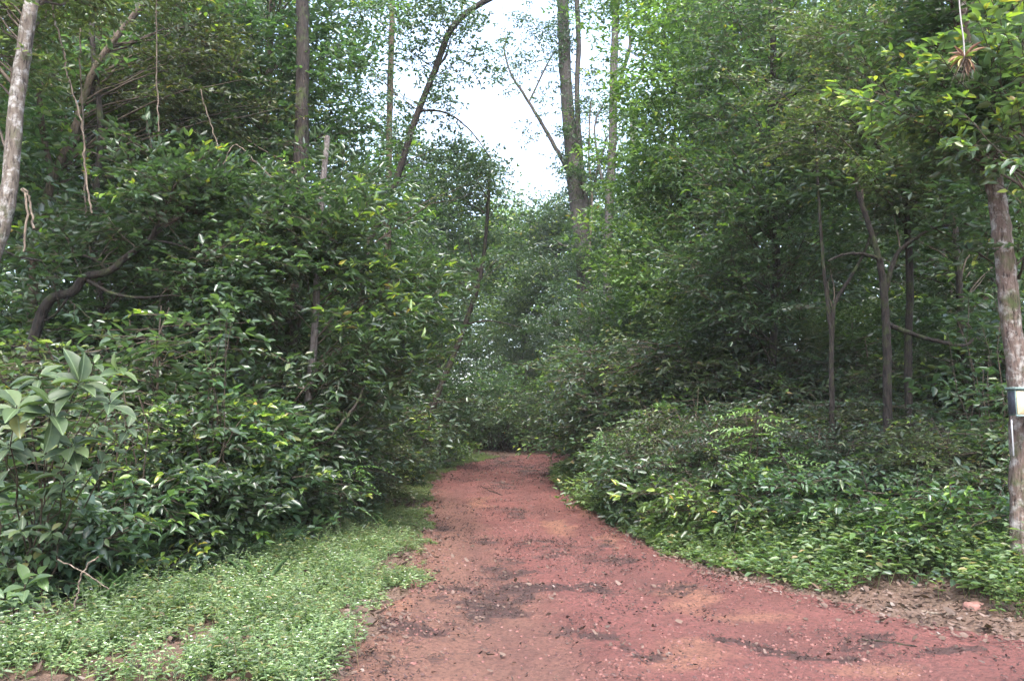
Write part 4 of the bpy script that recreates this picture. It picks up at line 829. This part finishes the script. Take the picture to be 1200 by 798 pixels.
g = Geo(); p = smooth_path([at(1130, 68, 6.2) - c, at(1129, 48, 6.2) - c, at(1126, 24, 6.2) - c, at(1124, 0, 6.2) - c, at(1123, -60, 6.2) - c], 8); tube(g, p, np.full(len(p), .006), 7); g.obj('aerial_root', ['root'], br)
g = Geo(); k = 30; a = np.zeros((k, 3)) + N_(0, .02, (k, 3)); e = a + np.stack([N_(0, .06, k), N_(0, .05, k), -U(.08, .24, k)], 1); tubes3(g, a, e, .003); g.obj('root_tuft', ['vine'], br)

# ------------------------------------------------------------------ weathered box on the peeling tree, and its post
def box(g, x0, x1, y0, y1, z0, z1, mi=0, bev=.004):
    bm_v = []
    xs = (x0, x1); ys = (y0, y1); zs = (z0, z1)
    # chamfered box: 24 verts would need tris at corners; a rounded outline lofted in depth keeps to quads
    o = [(x0 + bev, z0), (x1 - bev, z0), (x1, z0 + bev), (x1, z1 - bev), (x1 - bev, z1), (x0 + bev, z1), (x0, z1 - bev), (x0, z0 + bev)]
    i_ = [(x0 + 2 * bev, z0 + bev), (x1 - 2 * bev, z0 + bev), (x1 - bev, z0 + 2 * bev), (x1 - bev, z1 - 2 * bev), (x1 - 2 * bev, z1 - bev), (x0 + 2 * bev, z1 - bev), (x0 + bev, z1 - 2 * bev), (x0 + bev, z0 + 2 * bev)]
    v = [(x, y0, z) for x, z in i_] + [(x, y0 + bev, z) for x, z in o] + [(x, y1 - bev, z) for x, z in o] + [(x, y1, z) for x, z in i_]
    f = [(r * 8 + q, r * 8 + (q + 1) % 8, (r + 1) * 8 + (q + 1) % 8, (r + 1) * 8 + q) for r in range(3) for q in range(8)]
    for off, fl in ((0, 1), (24, 0)):
        for q in ((0, 1, 2, 3), (0, 3, 4, 7), (4, 5, 6, 7)):
            q = [off + e for e in q]; f.append(q[::-1] if fl else q)
    g.add(v, f, mi)
m, nt = nodes('weathered_green_paint'); P = nd(nt, 'ShaderNodeTexCoord').outputs['Object']; n1 = noise(nt, 26, 5, .65, P)
out(nt, principled(nt, ramp(nt, n1, [(.35, (.06, .10, .09)), (.55, (.12, .17, .155)), (.75, (.22, .24, .22))]), .6, .4, n1, .3, .004).outputs[0]); M['green_paint'] = m
m, nt = nodes('stained_cream_panel'); P = nd(nt, 'ShaderNodeTexCoord').outputs['Object']; n1 = noise(nt, 9, 6, .65, P); n2 = noise(nt, 60, 4, .6, P)
c_ = mixc(nt, ramp(nt, n1, [(.4, (0, 0, 0)), (.68, (1, 1, 1))]), (.42, .35, .21), (.27, .22, .13)); c_ = mixc(nt, ramp(nt, n2, [(.6, (0, 0, 0)), (.75, (.6, .6, .6))]), c_, (.14, .13, .10)); out(nt, principled(nt, c_, .65, .35).outputs[0]); M['cream'] = m
m, nt = nodes('smoky_side_panel'); P = nd(nt, 'ShaderNodeTexCoord').outputs['Object']; n1 = noise(nt, 30, 5, .7, P); out(nt, principled(nt, ramp(nt, n1, [(.4, (.03, .034, .045)), (.62, (.06, .065, .08)), (.75, (.25, .26, .28))]), .45, .5).outputs[0]); M['smoky'] = m
m, nt = nodes('galvanised_steel'); P = nd(nt, 'ShaderNodeTexCoord').outputs['Object']; n1 = noise(nt, 40, 4, .6, P); out(nt, principled(nt, ramp(nt, n1, [(.3, (.17, .175, .18)), (.7, (.27, .275, .28))]), .55, .5).outputs[0]); M['steel'] = m
Yb = 6.98; c = at(1191, 488, Yb); bx = tag(empty('tree_box', c), 'weathered green box with a stained cream front fixed to the peeling trunk', 'box')
W = .30; H = .245; D = .13
g = Geo(); box(g, .012, W, .01, D, .008, H - .012); g.obj('box_body', ['green_paint'], bx)
g = Geo(); box(g, -.008, W + .01, -.014, D + .008, H - .010, H + .012); g.obj('lid', ['green_paint'], bx)
g = Geo(); box(g, .006, .0135, .014, D - .012, .020, H - .026, 0, .002); g.obj('side_panel', ['smoky'], bx)
g = Geo(); box(g, .013, W - .014, -.002, .0085, .020, H - .024, 0, .002); g.obj('front_panel', ['cream'], bx)
g = Geo(); box(g, .0, W, .0, .0088, .0, .018, 0, .002); g.obj('bottom_rail', ['green_paint'], bx)
g = Geo(); box(g, .0, .010, .0, .0088, .0192, H - .012, 0, .002); g.obj('frame_stile', ['green_paint'], bx)
c = at(1187.6, 534, 7.0); c[2] = at(1187.6, 534, 7.0)[2]
ps = Geo(); zt = at(1187, 492, 7.0)[2] - c[2]; box(ps, -.006, .006, -.005, .005, 0, zt, 0, .002); o = ps.obj('steel_bracket', ['steel']); o.location = c; tag(o, 'thin galvanised strip running down below the green box', 'bracket')

# ------------------------------------------------------------------ loose things on the ground
def log(name, label, a, b, r, mat='bark_brown', cat='log'):
    pa = np.array([*a, 0.]); pb = np.array([*b, 0.]); t = np.linspace(0, 1, 14)[:, None]; p = pa * (1 - t) + pb * t; p[:, 2] = rz_(p[:, 0], p[:, 1]) + r * .7; p[1:-1, :2] += N_(0, r * .35, (12, 2)); c = p.mean(0)
    g = Geo(); rr = r * U(.8, 1.1, 14); rr[0] *= .5; rr[-1] *= .4; tube(g, p - c, rr, 9, 0, .25); o = g.obj(name, [mat]); o.location = c; return tag(o, label, cat)
log('fallen_log', 'short fallen log at the flowered verge near the bend', gp(518, 546), gp(540, 538), .11, 'bark_brown')
log('stick', 'dark stick lying across the track near the bend', gp(570, 575), gp(588, 582), .012, 'bark_dark', 'stick')
log('stick', 'dark stick just before the stick near the bend', gp(565, 572), gp(577, 574), .011, 'bark_dark', 'stick')
log('stick', 'thin stick where the weedy verge meets the track', gp(455, 640), gp(475, 600), .012, 'vine', 'stick')
log('stick', 'pale stick in the leaf litter below the box', gp(1060, 715), gp(1120, 722), .012, 'vine', 'stick')
log('stick', 'dark twig at the litter edge of the track near the lower frame', gp(1010, 750), gp(1075, 760), .006, 'bark_dark', 'stick')
def slab(name, label, px, py, sx, sy, h, mat, rot=0, cat='stone'):
    x, y = gp(px, py); g = Geo(); ns = 14; a = np.linspace(0, 2 * np.pi, ns, endpoint=False); prof = 1 + .22 * N_(0, 1, ns) * .7; rows = []
    for sc_, z in ((1.02, -.05), (1.0, h * .5), (.86, h), (.45, h * 1.08), (.02, h * 1.1)): rows.append(np.stack([np.cos(a) * sx * sc_ * prof, np.sin(a) * sy * sc_ * prof, z + N_(0, h * .06, ns)], 1))
    v = np.concatenate(rows); i = np.arange(4)[:, None] * ns; j = np.arange(ns)[None]; k = (j + 1) % ns
    g.add(v, np.stack([i + j, i + k, i + ns + k, i + ns + j], -1).reshape(-1, 4)); o = g.obj(name, [mat]); o.location = (x, y, rz_([x], [y])[0]); o.rotation_euler = (0, 0, rot); return tag(o, label, cat)
m, nt = nodes('pink_laterite_stone'); P = nd(nt, 'ShaderNodeTexCoord').outputs['Object']; n1 = noise(nt, 12, 6, .65, P); out(nt, principled(nt, ramp(nt, n1, [(.3, (.14, .065, .052)), (.7, (.24, .13, .11))]), .8, .3, n1, .5, .02).outputs[0]); M['stone'] = m
slab('flat_stone', 'flat pinkish stone at the inner edge of the track by the low shrubs', 706, 580, .42, .22, .03, 'stone', .2)
slab('flat_stone', 'pale square flat stone in the litter below the box', 1141, 712, .085, .07, .04, 'stone', .3)
slab('flat_stone', 'brown flat slab half hidden in the box-side ground plants', 1038, 660, .20, .09, .05, 'stone', -.2)

# ------------------------------------------------------------------ stuff: herbs, ground plants, litter, pebbles, far wood
def herbs(geo, x, y, h, L, asp, nl, flower=0, spread=.35, stem=True, ftex=2):
    x = np.asarray(x); y = np.asarray(y); k = len(x); z = rz_(x, y); h = np.broadcast_to(h, (k,)) * U(.6, 1.3, k); lean = N_(0, spread, (k, 2)) * h[:, None]
    base = np.stack([x, y, z - .01], 1); tip = base + np.concatenate([lean, h[:, None]], 1)
    if stem: tubes3(geo, base, tip, .0025, 1)
    o = []; d = []; n = []; LL = []
    a0 = U(0, 6.28, k)
    for i in range(nl):
        f = .25 + .75 * (i + 1) / nl; a = a0 + (i // 2) * 1.57 + (i % 2) * math.pi + N_(0, .3, k)
        o.append(base + (tip - base) * f); d.append(np.stack([np.cos(a), np.sin(a), U(-.15, .5, k)], 1)); n.append(np.stack([N_(0, .25, k), N_(0, .25, k), np.ones(k)], 1)); LL.append(L * U(.6, 1.2, k) * (1.1 - .4 * f))
    o = np.concatenate(o); d = np.concatenate(d); n = np.concatenate(n); LL = np.concatenate(LL)
    leaves(geo, o, d, n, LL, LL * asp, 'lo', 0)
    if flower:
        s_ = U(0, 1, k) < flower; p = tip[s_] + np.array([0, 0, .008]); q = len(p)
        for i in range(5):
            a = i * 1.2566 + U(0, 6.28, q) * 0 + a0[s_]
            leaves(geo, p, np.stack([np.cos(a), np.sin(a), np.full(q, .25)], 1), np.tile([0, 0, 1.], (q, 1)), np.full(q, .0085), np.full(q, .007), 'lo', ftex)
def in_px_poly(x, y, poly):
    """which ground points lie in an outline given on the ground"""
    c = np.zeros(len(x), bool)
    for i in range(len(poly)):
        (x1, y1), (x2, y2) = poly[i], poly[(i + 1) % len(poly)]
        c ^= ((y1 > y) != (y2 > y)) & (x < (x2 - x1) * (y - y1) / (y2 - y1 + 1e-12) + x1)
    return c
reseed('herbs')
hp = [gp(*q) for q in ((-120, 796), (392, 796), (372, 772), (415, 748), (440, 722), (484, 690), (490, 660), (480, 636), (430, 634), (380, 640), (300, 668), (230, 690), (120, 722), (20, 745), (-120, 760))]
x = U(-6, 0, 60000); y = U(3.2, 12, 60000); s_ = in_px_poly(x + .5 * (fbm(x * 1.6, y * 1.6, 75, 4) - .5) + .15 * N_(0, 1, len(x)) * .6, y + 1.2 * (fbm(x * 1.2 + 9, y * 1.2, 76, 4) - .5), hp) & (fbm(x * 1.8, y * 1.8, 71, 4) > .43 + .16 * sstep(.7, -.1, road_dist(x, y)) + U(-.12, .12, len(x)))
x = x[s_][:11500]; y = y[s_][:11500]
g = Geo(); herbs(g, x, y, .02 + .34 * fbm(x * 2.4, y * 2.4, 73, 4) ** 1.8 + .10 * (U(0, 1, len(x)) > .93), .050, .36, 8, .12); tag(g.obj('flowering_herbs', ['leaf_herb', 'leaf_herb', 'petal']), 'pale green creeping herbs with tiny white flowers', kind='stuff')
q_ = rng.permutation(len(x))[:1500]; g = Geo(); herbs(g, x[q_] + N_(0, .1, len(q_)), y[q_] + N_(0, .1, len(q_)), .16 + .14 * U(0, 1, len(q_)), .065, .30, 9); tag(g.obj('tall_weeds', ['weed', 'weed']), 'taller weeds standing among the pale herbs', kind='stuff')
# weedy verge along the track
def band(n, ylo, yhi, dlo, dhi, side=None, seed=0, thr=.45):
    x = U(-9, 10, n); y = U(ylo, yhi, n); d = road_dist(x, y); mid = np.interp(y, [0, 10, 20, 30, 36], [1.5, .2, -.4, .2, 3])
    s_ = (d > dlo) & (d < dhi) & (fbm(x * 1.1, y * 1.1, seed) > thr + U(-.15, .15, n))
    if side: s_ &= (x < mid) if side < 0 else (x > mid)
    return x[s_], y[s_], d[s_]
g = Geo(); x, y, d = band(180000, 8.0, 33, -.45, 2.8, -1, 81, .475); k_ = d > -.35 + .55 * fbm(x * 2.3, y * 2.3, 85, 3); x, y, d = x[k_][:15000], y[k_][:15000], d[k_][:15000]; herbs(g, x, y, .04 + .30 * np.clip(d + .2, 0, 1.5) * fbm(x * 2, y * 2, 86) ** 1.3, .058, .32, 8); tag(g.obj('verge_weeds', ['weed', 'weed']), 'fine mixed weeds on the flowered verge', kind='stuff')
g = Geo(); x, y, d = band(150000, 5.0, 30, -.3, 2.8, 1, 83, .43)
k_ = ~((y < 7.3) & (d < .30 + .5 * vnoise(x * 2, y * 2, 3))) & (d > -.2 + .5 * fbm(x * 2.1, y * 2.1, 87, 3)); x = x[k_][:10500]; y = y[k_][:10500]; d = d[k_][:10500]
herbs(g, x, y, .06 + (.12 + .3 * fbm(x * 1.7, y * 1.7, 88)) * np.clip(d, 0, 1.4), .07, .42, 7); tag(g.obj('verge_ground_cover', ['weed_green', 'leaf_bright']), 'mid green ground plants along the box-side verge', kind='stuff')
x, y, d = band(60000, 5.2, 24, .05, 2.6, 1, 89, .47); k_ = ~((y < 7.6) & (d < .75)); x, y, d = x[k_][:2300], y[k_][:2300], d[k_][:2300]; g = Geo(); herbs(g, x, y, .10 + .26 * np.clip(d, 0, 1.4), .115, .46, 6); q_ = rng.permutation(len(x))[:420]; herbs(g, x[q_] + N_(0, .1, len(q_)), y[q_] + N_(0, .1, len(q_)), .28 + .35 * U(0, 1, len(q_)) * np.clip(d[q_] + .3, 0, 1), .125, .40, 12, spread=.25); tag(g.obj('broad_weeds', ['weed', 'weed']), 'broader-leaved weeds along the box-side verge', kind='stuff')
x, y, d = band(60000, 5.2, 24, .05, 2.6, 1, 97, .52); k_ = ~((y < 7.4) & (d < .5)); x, y, d = x[k_][:2000], y[k_][:2000], d[k_][:2000]; g = Geo(); herbs(g, x, y, .12 + .22 * np.clip(d, 0, 1.4), .085, .36, 8); tag(g.obj('pale_weeds', ['leaf_pinnate', 'leaf_pinnate']), 'pale green weeds along the box-side verge', kind='stuff')
# grass tufts
g = Geo(); gx_ = []; 
for (px, py) in ((115, 700), (118, 712), (135, 705), (450, 625), (300, 690)):
    cx, cy = gp(px, py); k = 26; bx_ = cx + N_(0, .05, k); by_ = cy + N_(0, .05, k); z = rz_(bx_, by_); a = U(0, 6.28, k)
    leaves(g, np.stack([bx_, by_, z], 1), np.stack([np.cos(a) * .35, np.sin(a) * .35, np.ones(k)], 1), np.stack([np.cos(a), np.sin(a), np.full(k, .2)], 1) * -1, U(.12, .34, k), np.full(k, .006), 'hi', 0)
tag(g.obj('grass', ['grass']), 'long grass blades among the herbs', kind='stuff')
# undergrowth through the forest floor
g = Geo(); n = 16000; x = U(-26, 26, n); y = U(4, 52, n); d = road_dist(x, y); s_ = (d > 1.1) & (d < 22) & (np.abs(x) < 1.2 + y * .75) & (U(0, 1, n) < np.clip(1.4 - d / 18, .25, 1)) & ~((x < 0) & (y < 7) & (d < 2.9)); x = x[s_][:5200]; y = y[s_][:5200]; z = gh(x, y); k = len(x); a = U(0, 6.28, k)
put_sprays(g, 'mid', np.stack([x, y, z + U(.08, .75, k)], 1), np.stack([np.cos(a), np.sin(a), U(-.1, .5, k)], 1), U(.7, 1.2, k), twigs=False)
tag(g.obj('undergrowth', ['leaf_dark', 'leaf_bright', 'twig']), 'leafy undergrowth over the forest floor', kind='stuff')
# far wood: loose leaf clumps closing every gap
def far_mass(n, x0, x1, y0, y1, z0, ztop, thr, seed, name, label, L=.22):
    x = U(x0, x1, n); y = U(y0, y1, n); z = U(z0, 1, n) ; zt = ztop(x, y); z = z0 + (zt - z0) * z
    s_ = (vnoise(x * .35, z * .45 + y * .2, seed) + .5 * vnoise(x * .9, z * .9, seed + 3)) / 1.5 > thr; x = x[s_]; y = y[s_]; z = z[s_] + gh(x, y)
    g = Geo(); a = U(0, 6.28, len(x)); put_sprays(g, 'canopy', np.stack([x, y, z], 1), np.stack([np.cos(a), np.sin(a), U(-.3, .4, len(x))], 1), U(1.2, 2.0, len(x)), twigs=False, leafscale=1.6)
    return tag(g.obj(name, ['leaf_far', 'leaf_young', 'twig']), label, kind='stuff')
far_mass(6500, -58, -9, 28, 60, 0, lambda x, y: 13 + 12 * vnoise(x * .15, y * .1, 4) , .45, 91, 'distant_wood', 'distant wood behind the flowered verge trees')
far_mass(6800, 7, 60, 28, 60, 0, lambda x, y: 14 + 13 * vnoise(x * .15, y * .1, 5), .45, 93, 'distant_wood', 'distant wood behind the box-side trees')
far_mass(5200, -14, 16, 56, 74, 0, lambda x, y: 10.5 + 5 * vnoise(x * .2, y * .1, 6), .36, 95, 'distant_wood', 'distant wood beyond the bend of the track')
# leaf litter
def litter(n, xy, L, mats, name, label, zoff=.006, asp=.5, curl=.3):
    x, y = xy; k = len(x); z = rz_(x, y) + zoff + U(0, .012, k); a = U(0, 6.28, k); g = Geo()
    LL = L * np.clip(np.exp(N_(-.15, .42, k)), .3, 1.7); leaves(g, np.stack([x, y, z], 1), np.stack([np.cos(a), np.sin(a), N_(.1, curl * .7, k)], 1), np.stack([N_(0, curl * 1.4, k), N_(0, curl * 1.4, k), np.ones(k)], 1), LL, LL * asp * U(.4, 1.3, k), 'lit', 0)
    return tag(g.obj(name, mats), label, kind='stuff')
def pick(n, ylo, yhi, prob):
    x = U(-6, 9, n); y = ylo + (yhi - ylo) * U(0, 1, n) ** 1.4; d = road_dist(x, y); s_ = U(0, 1, n) < prob(x, y, d); return x[s_], y[s_]
litter(0, pick(170000, 3.6, 34, lambda x, y, d: .55 * np.exp(-((d - .12) / .26) ** 2) * (1.0 + .9 * (x > .5)) + .95 * ((x > 1.9) & (y < 8.8) & (d > -.3) & (d < 1.3)) * (fbm(x * 2, y * 2, 7) > .30) + .35 * ((x < 0) & (y > 8) & (d > -.3) & (d < 1.2))), .038, ['litter'], 'leaf_litter', 'brown fallen leaves along the track edges')
litter(0, pick(50000, 3.6, 40, lambda x, y, d: (d < 0) * (.022 + .10 * (fbm(x * 1.1 + 3, y * .8, 17) > .56) + .6 * (y > 20) + .10 * (d > -.5))), .045, ['litter'], 'scattered_leaves', 'scattered fallen leaves on the track')
deb = lambda x, y: damp(x, y) * np.clip((fbm(x * 3.1, y * 3.1, 27) - .34) * 4, 0, 1)
litter(0, pick(420000, 3.6, 34, lambda x, y, d: (d < .1) * np.clip(deb(x, y) * .75 + .035, 0, 1)), .022, ['debris'], 'bark_debris', 'drifts of dark bark and leaf bits on the track', .004, .42, .4)
litter(0, pick(160000, 3.6, 34, lambda x, y, d: (d < .1) * deb(x, y) * .16), .04, ['litter'], 'dry_leaves', 'dry leaves among the dark drifts on the track', .004, .5, .4)
litter(0, pick(160000, 3.6, 30, lambda x, y, d: (d < .1) * np.clip((fbm(x * 1.5 + 11, y * 1.0 + 4, 19, 4) - .545) * 9, 0, 1) * .8), .026, ['debris'], 'dark_debris', 'dark bark and leaf debris drifted on the track', .004, .45, .35)
litter(0, pick(40000, 3.6, 40, lambda x, y, d: (d > .1) & (d < 6)), .07, ['litter'], 'forest_litter', 'dead leaves over the forest floor', .008)
# pebbles
x, y = pick(90000, 3.5, 22, lambda x, y, d: (d < .05) * (.10 + .5 * (fbm(x * 1.3, y * 1.3, 23) > .5))); k = min(len(x), 16000); x = x[:k]; y = y[:k]; z = rz_(x, y); s_ = U(.004, .013, k) * U(.6, 1.5, k)
ic = np.array([(-1, -1, -.3), (1, -1, -.3), (1, 1, -.3), (-1, 1, -.3), (-.6, -.6, .7), (.6, -.6, .7), (.6, .6, .7), (-.6, .6, .7)]); fc = np.array([(0, 1, 5, 4), (1, 2, 6, 5), (2, 3, 7, 6), (3, 0, 4, 7), (4, 5, 6, 7)])
v = ic[None] * U(.6, 1.25, (k, 8, 1)); a = U(0, 6.28, k); ca, sa = np.cos(a)[:, None], np.sin(a)[:, None]; v = np.stack([v[..., 0] * ca - v[..., 1] * sa, v[..., 0] * sa + v[..., 1] * ca, v[..., 2] * .7], -1) * s_[:, None, None] + np.stack([x, y, z + .002], 1)[:, None]
g = Geo(); g.add(v.reshape(-1, 3), (np.arange(k)[:, None, None] * 8 + fc[None]).reshape(-1, 4)); tag(g.obj('gravel', ['pebble']), 'small laterite pebbles on the track', kind='stuff')

# ------------------------------------------------------------------ light
SUN_EL = 58; SUN_AZ = 176      # compass-like: 0 = +Y, clockwise; the soft sun stands behind the viewer
w = bpy.data.worlds.new('World'); scene.world = w; w.use_nodes = True; nt = w.node_tree; nt.nodes.clear()
sk = nt.nodes.new('ShaderNodeTexSky'); sk.sky_type = 'NISHITA'; sk.sun_disc = False; sk.sun_elevation = R(SUN_EL); sk.sun_rotation = R(SUN_AZ); sk.air_density = 1.0; sk.dust_density = 3.0; sk.ozone_density = 1.0
hs = nt.nodes.new('ShaderNodeHueSaturation'); hs.inputs['Saturation'].default_value = .8
bg = nt.nodes.new('ShaderNodeBackground'); bg.inputs['Strength'].default_value = .15; ow = nt.nodes.new('ShaderNodeOutputWorld')
nt.links.new(sk.outputs[0], hs.inputs['Color']); nt.links.new(hs.outputs[0], bg.inputs['Color']); nt.links.new(bg.outputs[0], ow.inputs['Surface'])
sd = bpy.data.lights.new('sun', 'SUN'); sd.energy = 1.1; sd.angle = R(25); sd.color = (1, .975, .95); so = bpy.data.objects.new('sun', sd); COL.objects.link(so)
e, a = R(SUN_EL), R(SUN_AZ); dv = Vector((math.sin(a) * math.cos(e), math.cos(a) * math.cos(e), math.sin(e))); so.rotation_euler = dv.to_track_quat('Z', 'Y').to_euler()

scene.view_settings.view_transform = 'Standard'; scene.view_settings.look = 'None'; scene.view_settings.gamma = 1; scene.view_settings.use_curve_mapping = False
scene.view_settings.exposure = 2.75
cy = scene.cycles; cy.max_bounces = 7; cy.diffuse_bounces = 4; cy.glossy_bounces = 2; cy.transmission_bounces = 5; cy.transparent_max_bounces = 4
cy.caustics_reflective = False; cy.caustics_refractive = False; cy.use_denoising = True; cy.sample_clamp_indirect = 6; cy.use_adaptive_sampling = True; cy.adaptive_threshold = .015
print('POLYS', sum(len(m_.polygons) for m_ in bpy.data.meshes), 'OBJ', len(bpy.data.objects))

m, nt = nodes('moist_air'); v_ = nt.nodes.new('ShaderNodeVolumePrincipled'); v_.inputs['Color'].default_value = (.9, .95, 1, 1); v_.inputs['Density'].default_value = .0005; v_.inputs['Anisotropy'].default_value = .2
o_ = nt.nodes.new('ShaderNodeOutputMaterial'); nt.links.new(v_.outputs[0], o_.inputs['Volume']); M['air'] = m
g = Geo(); X0, X1, Y0, Y1, Z0, Z1 = -330, 330, -210, 430, -3, 32
v8 = [(x, y, z) for z in (Z0, Z1) for x, y in ((X0, Y0), (X1, Y0), (X1, Y1), (X0, Y1))]
g.add(v8, [(0, 3, 2, 1), (4, 5, 6, 7), (0, 1, 5, 4), (1, 2, 6, 5), (2, 3, 7, 6), (3, 0, 4, 7)]); tag(g.obj('haze', ['air'], smooth=False), 'thin moist air between the trees', kind='stuff')
scene.cycles.volume_bounces = 1
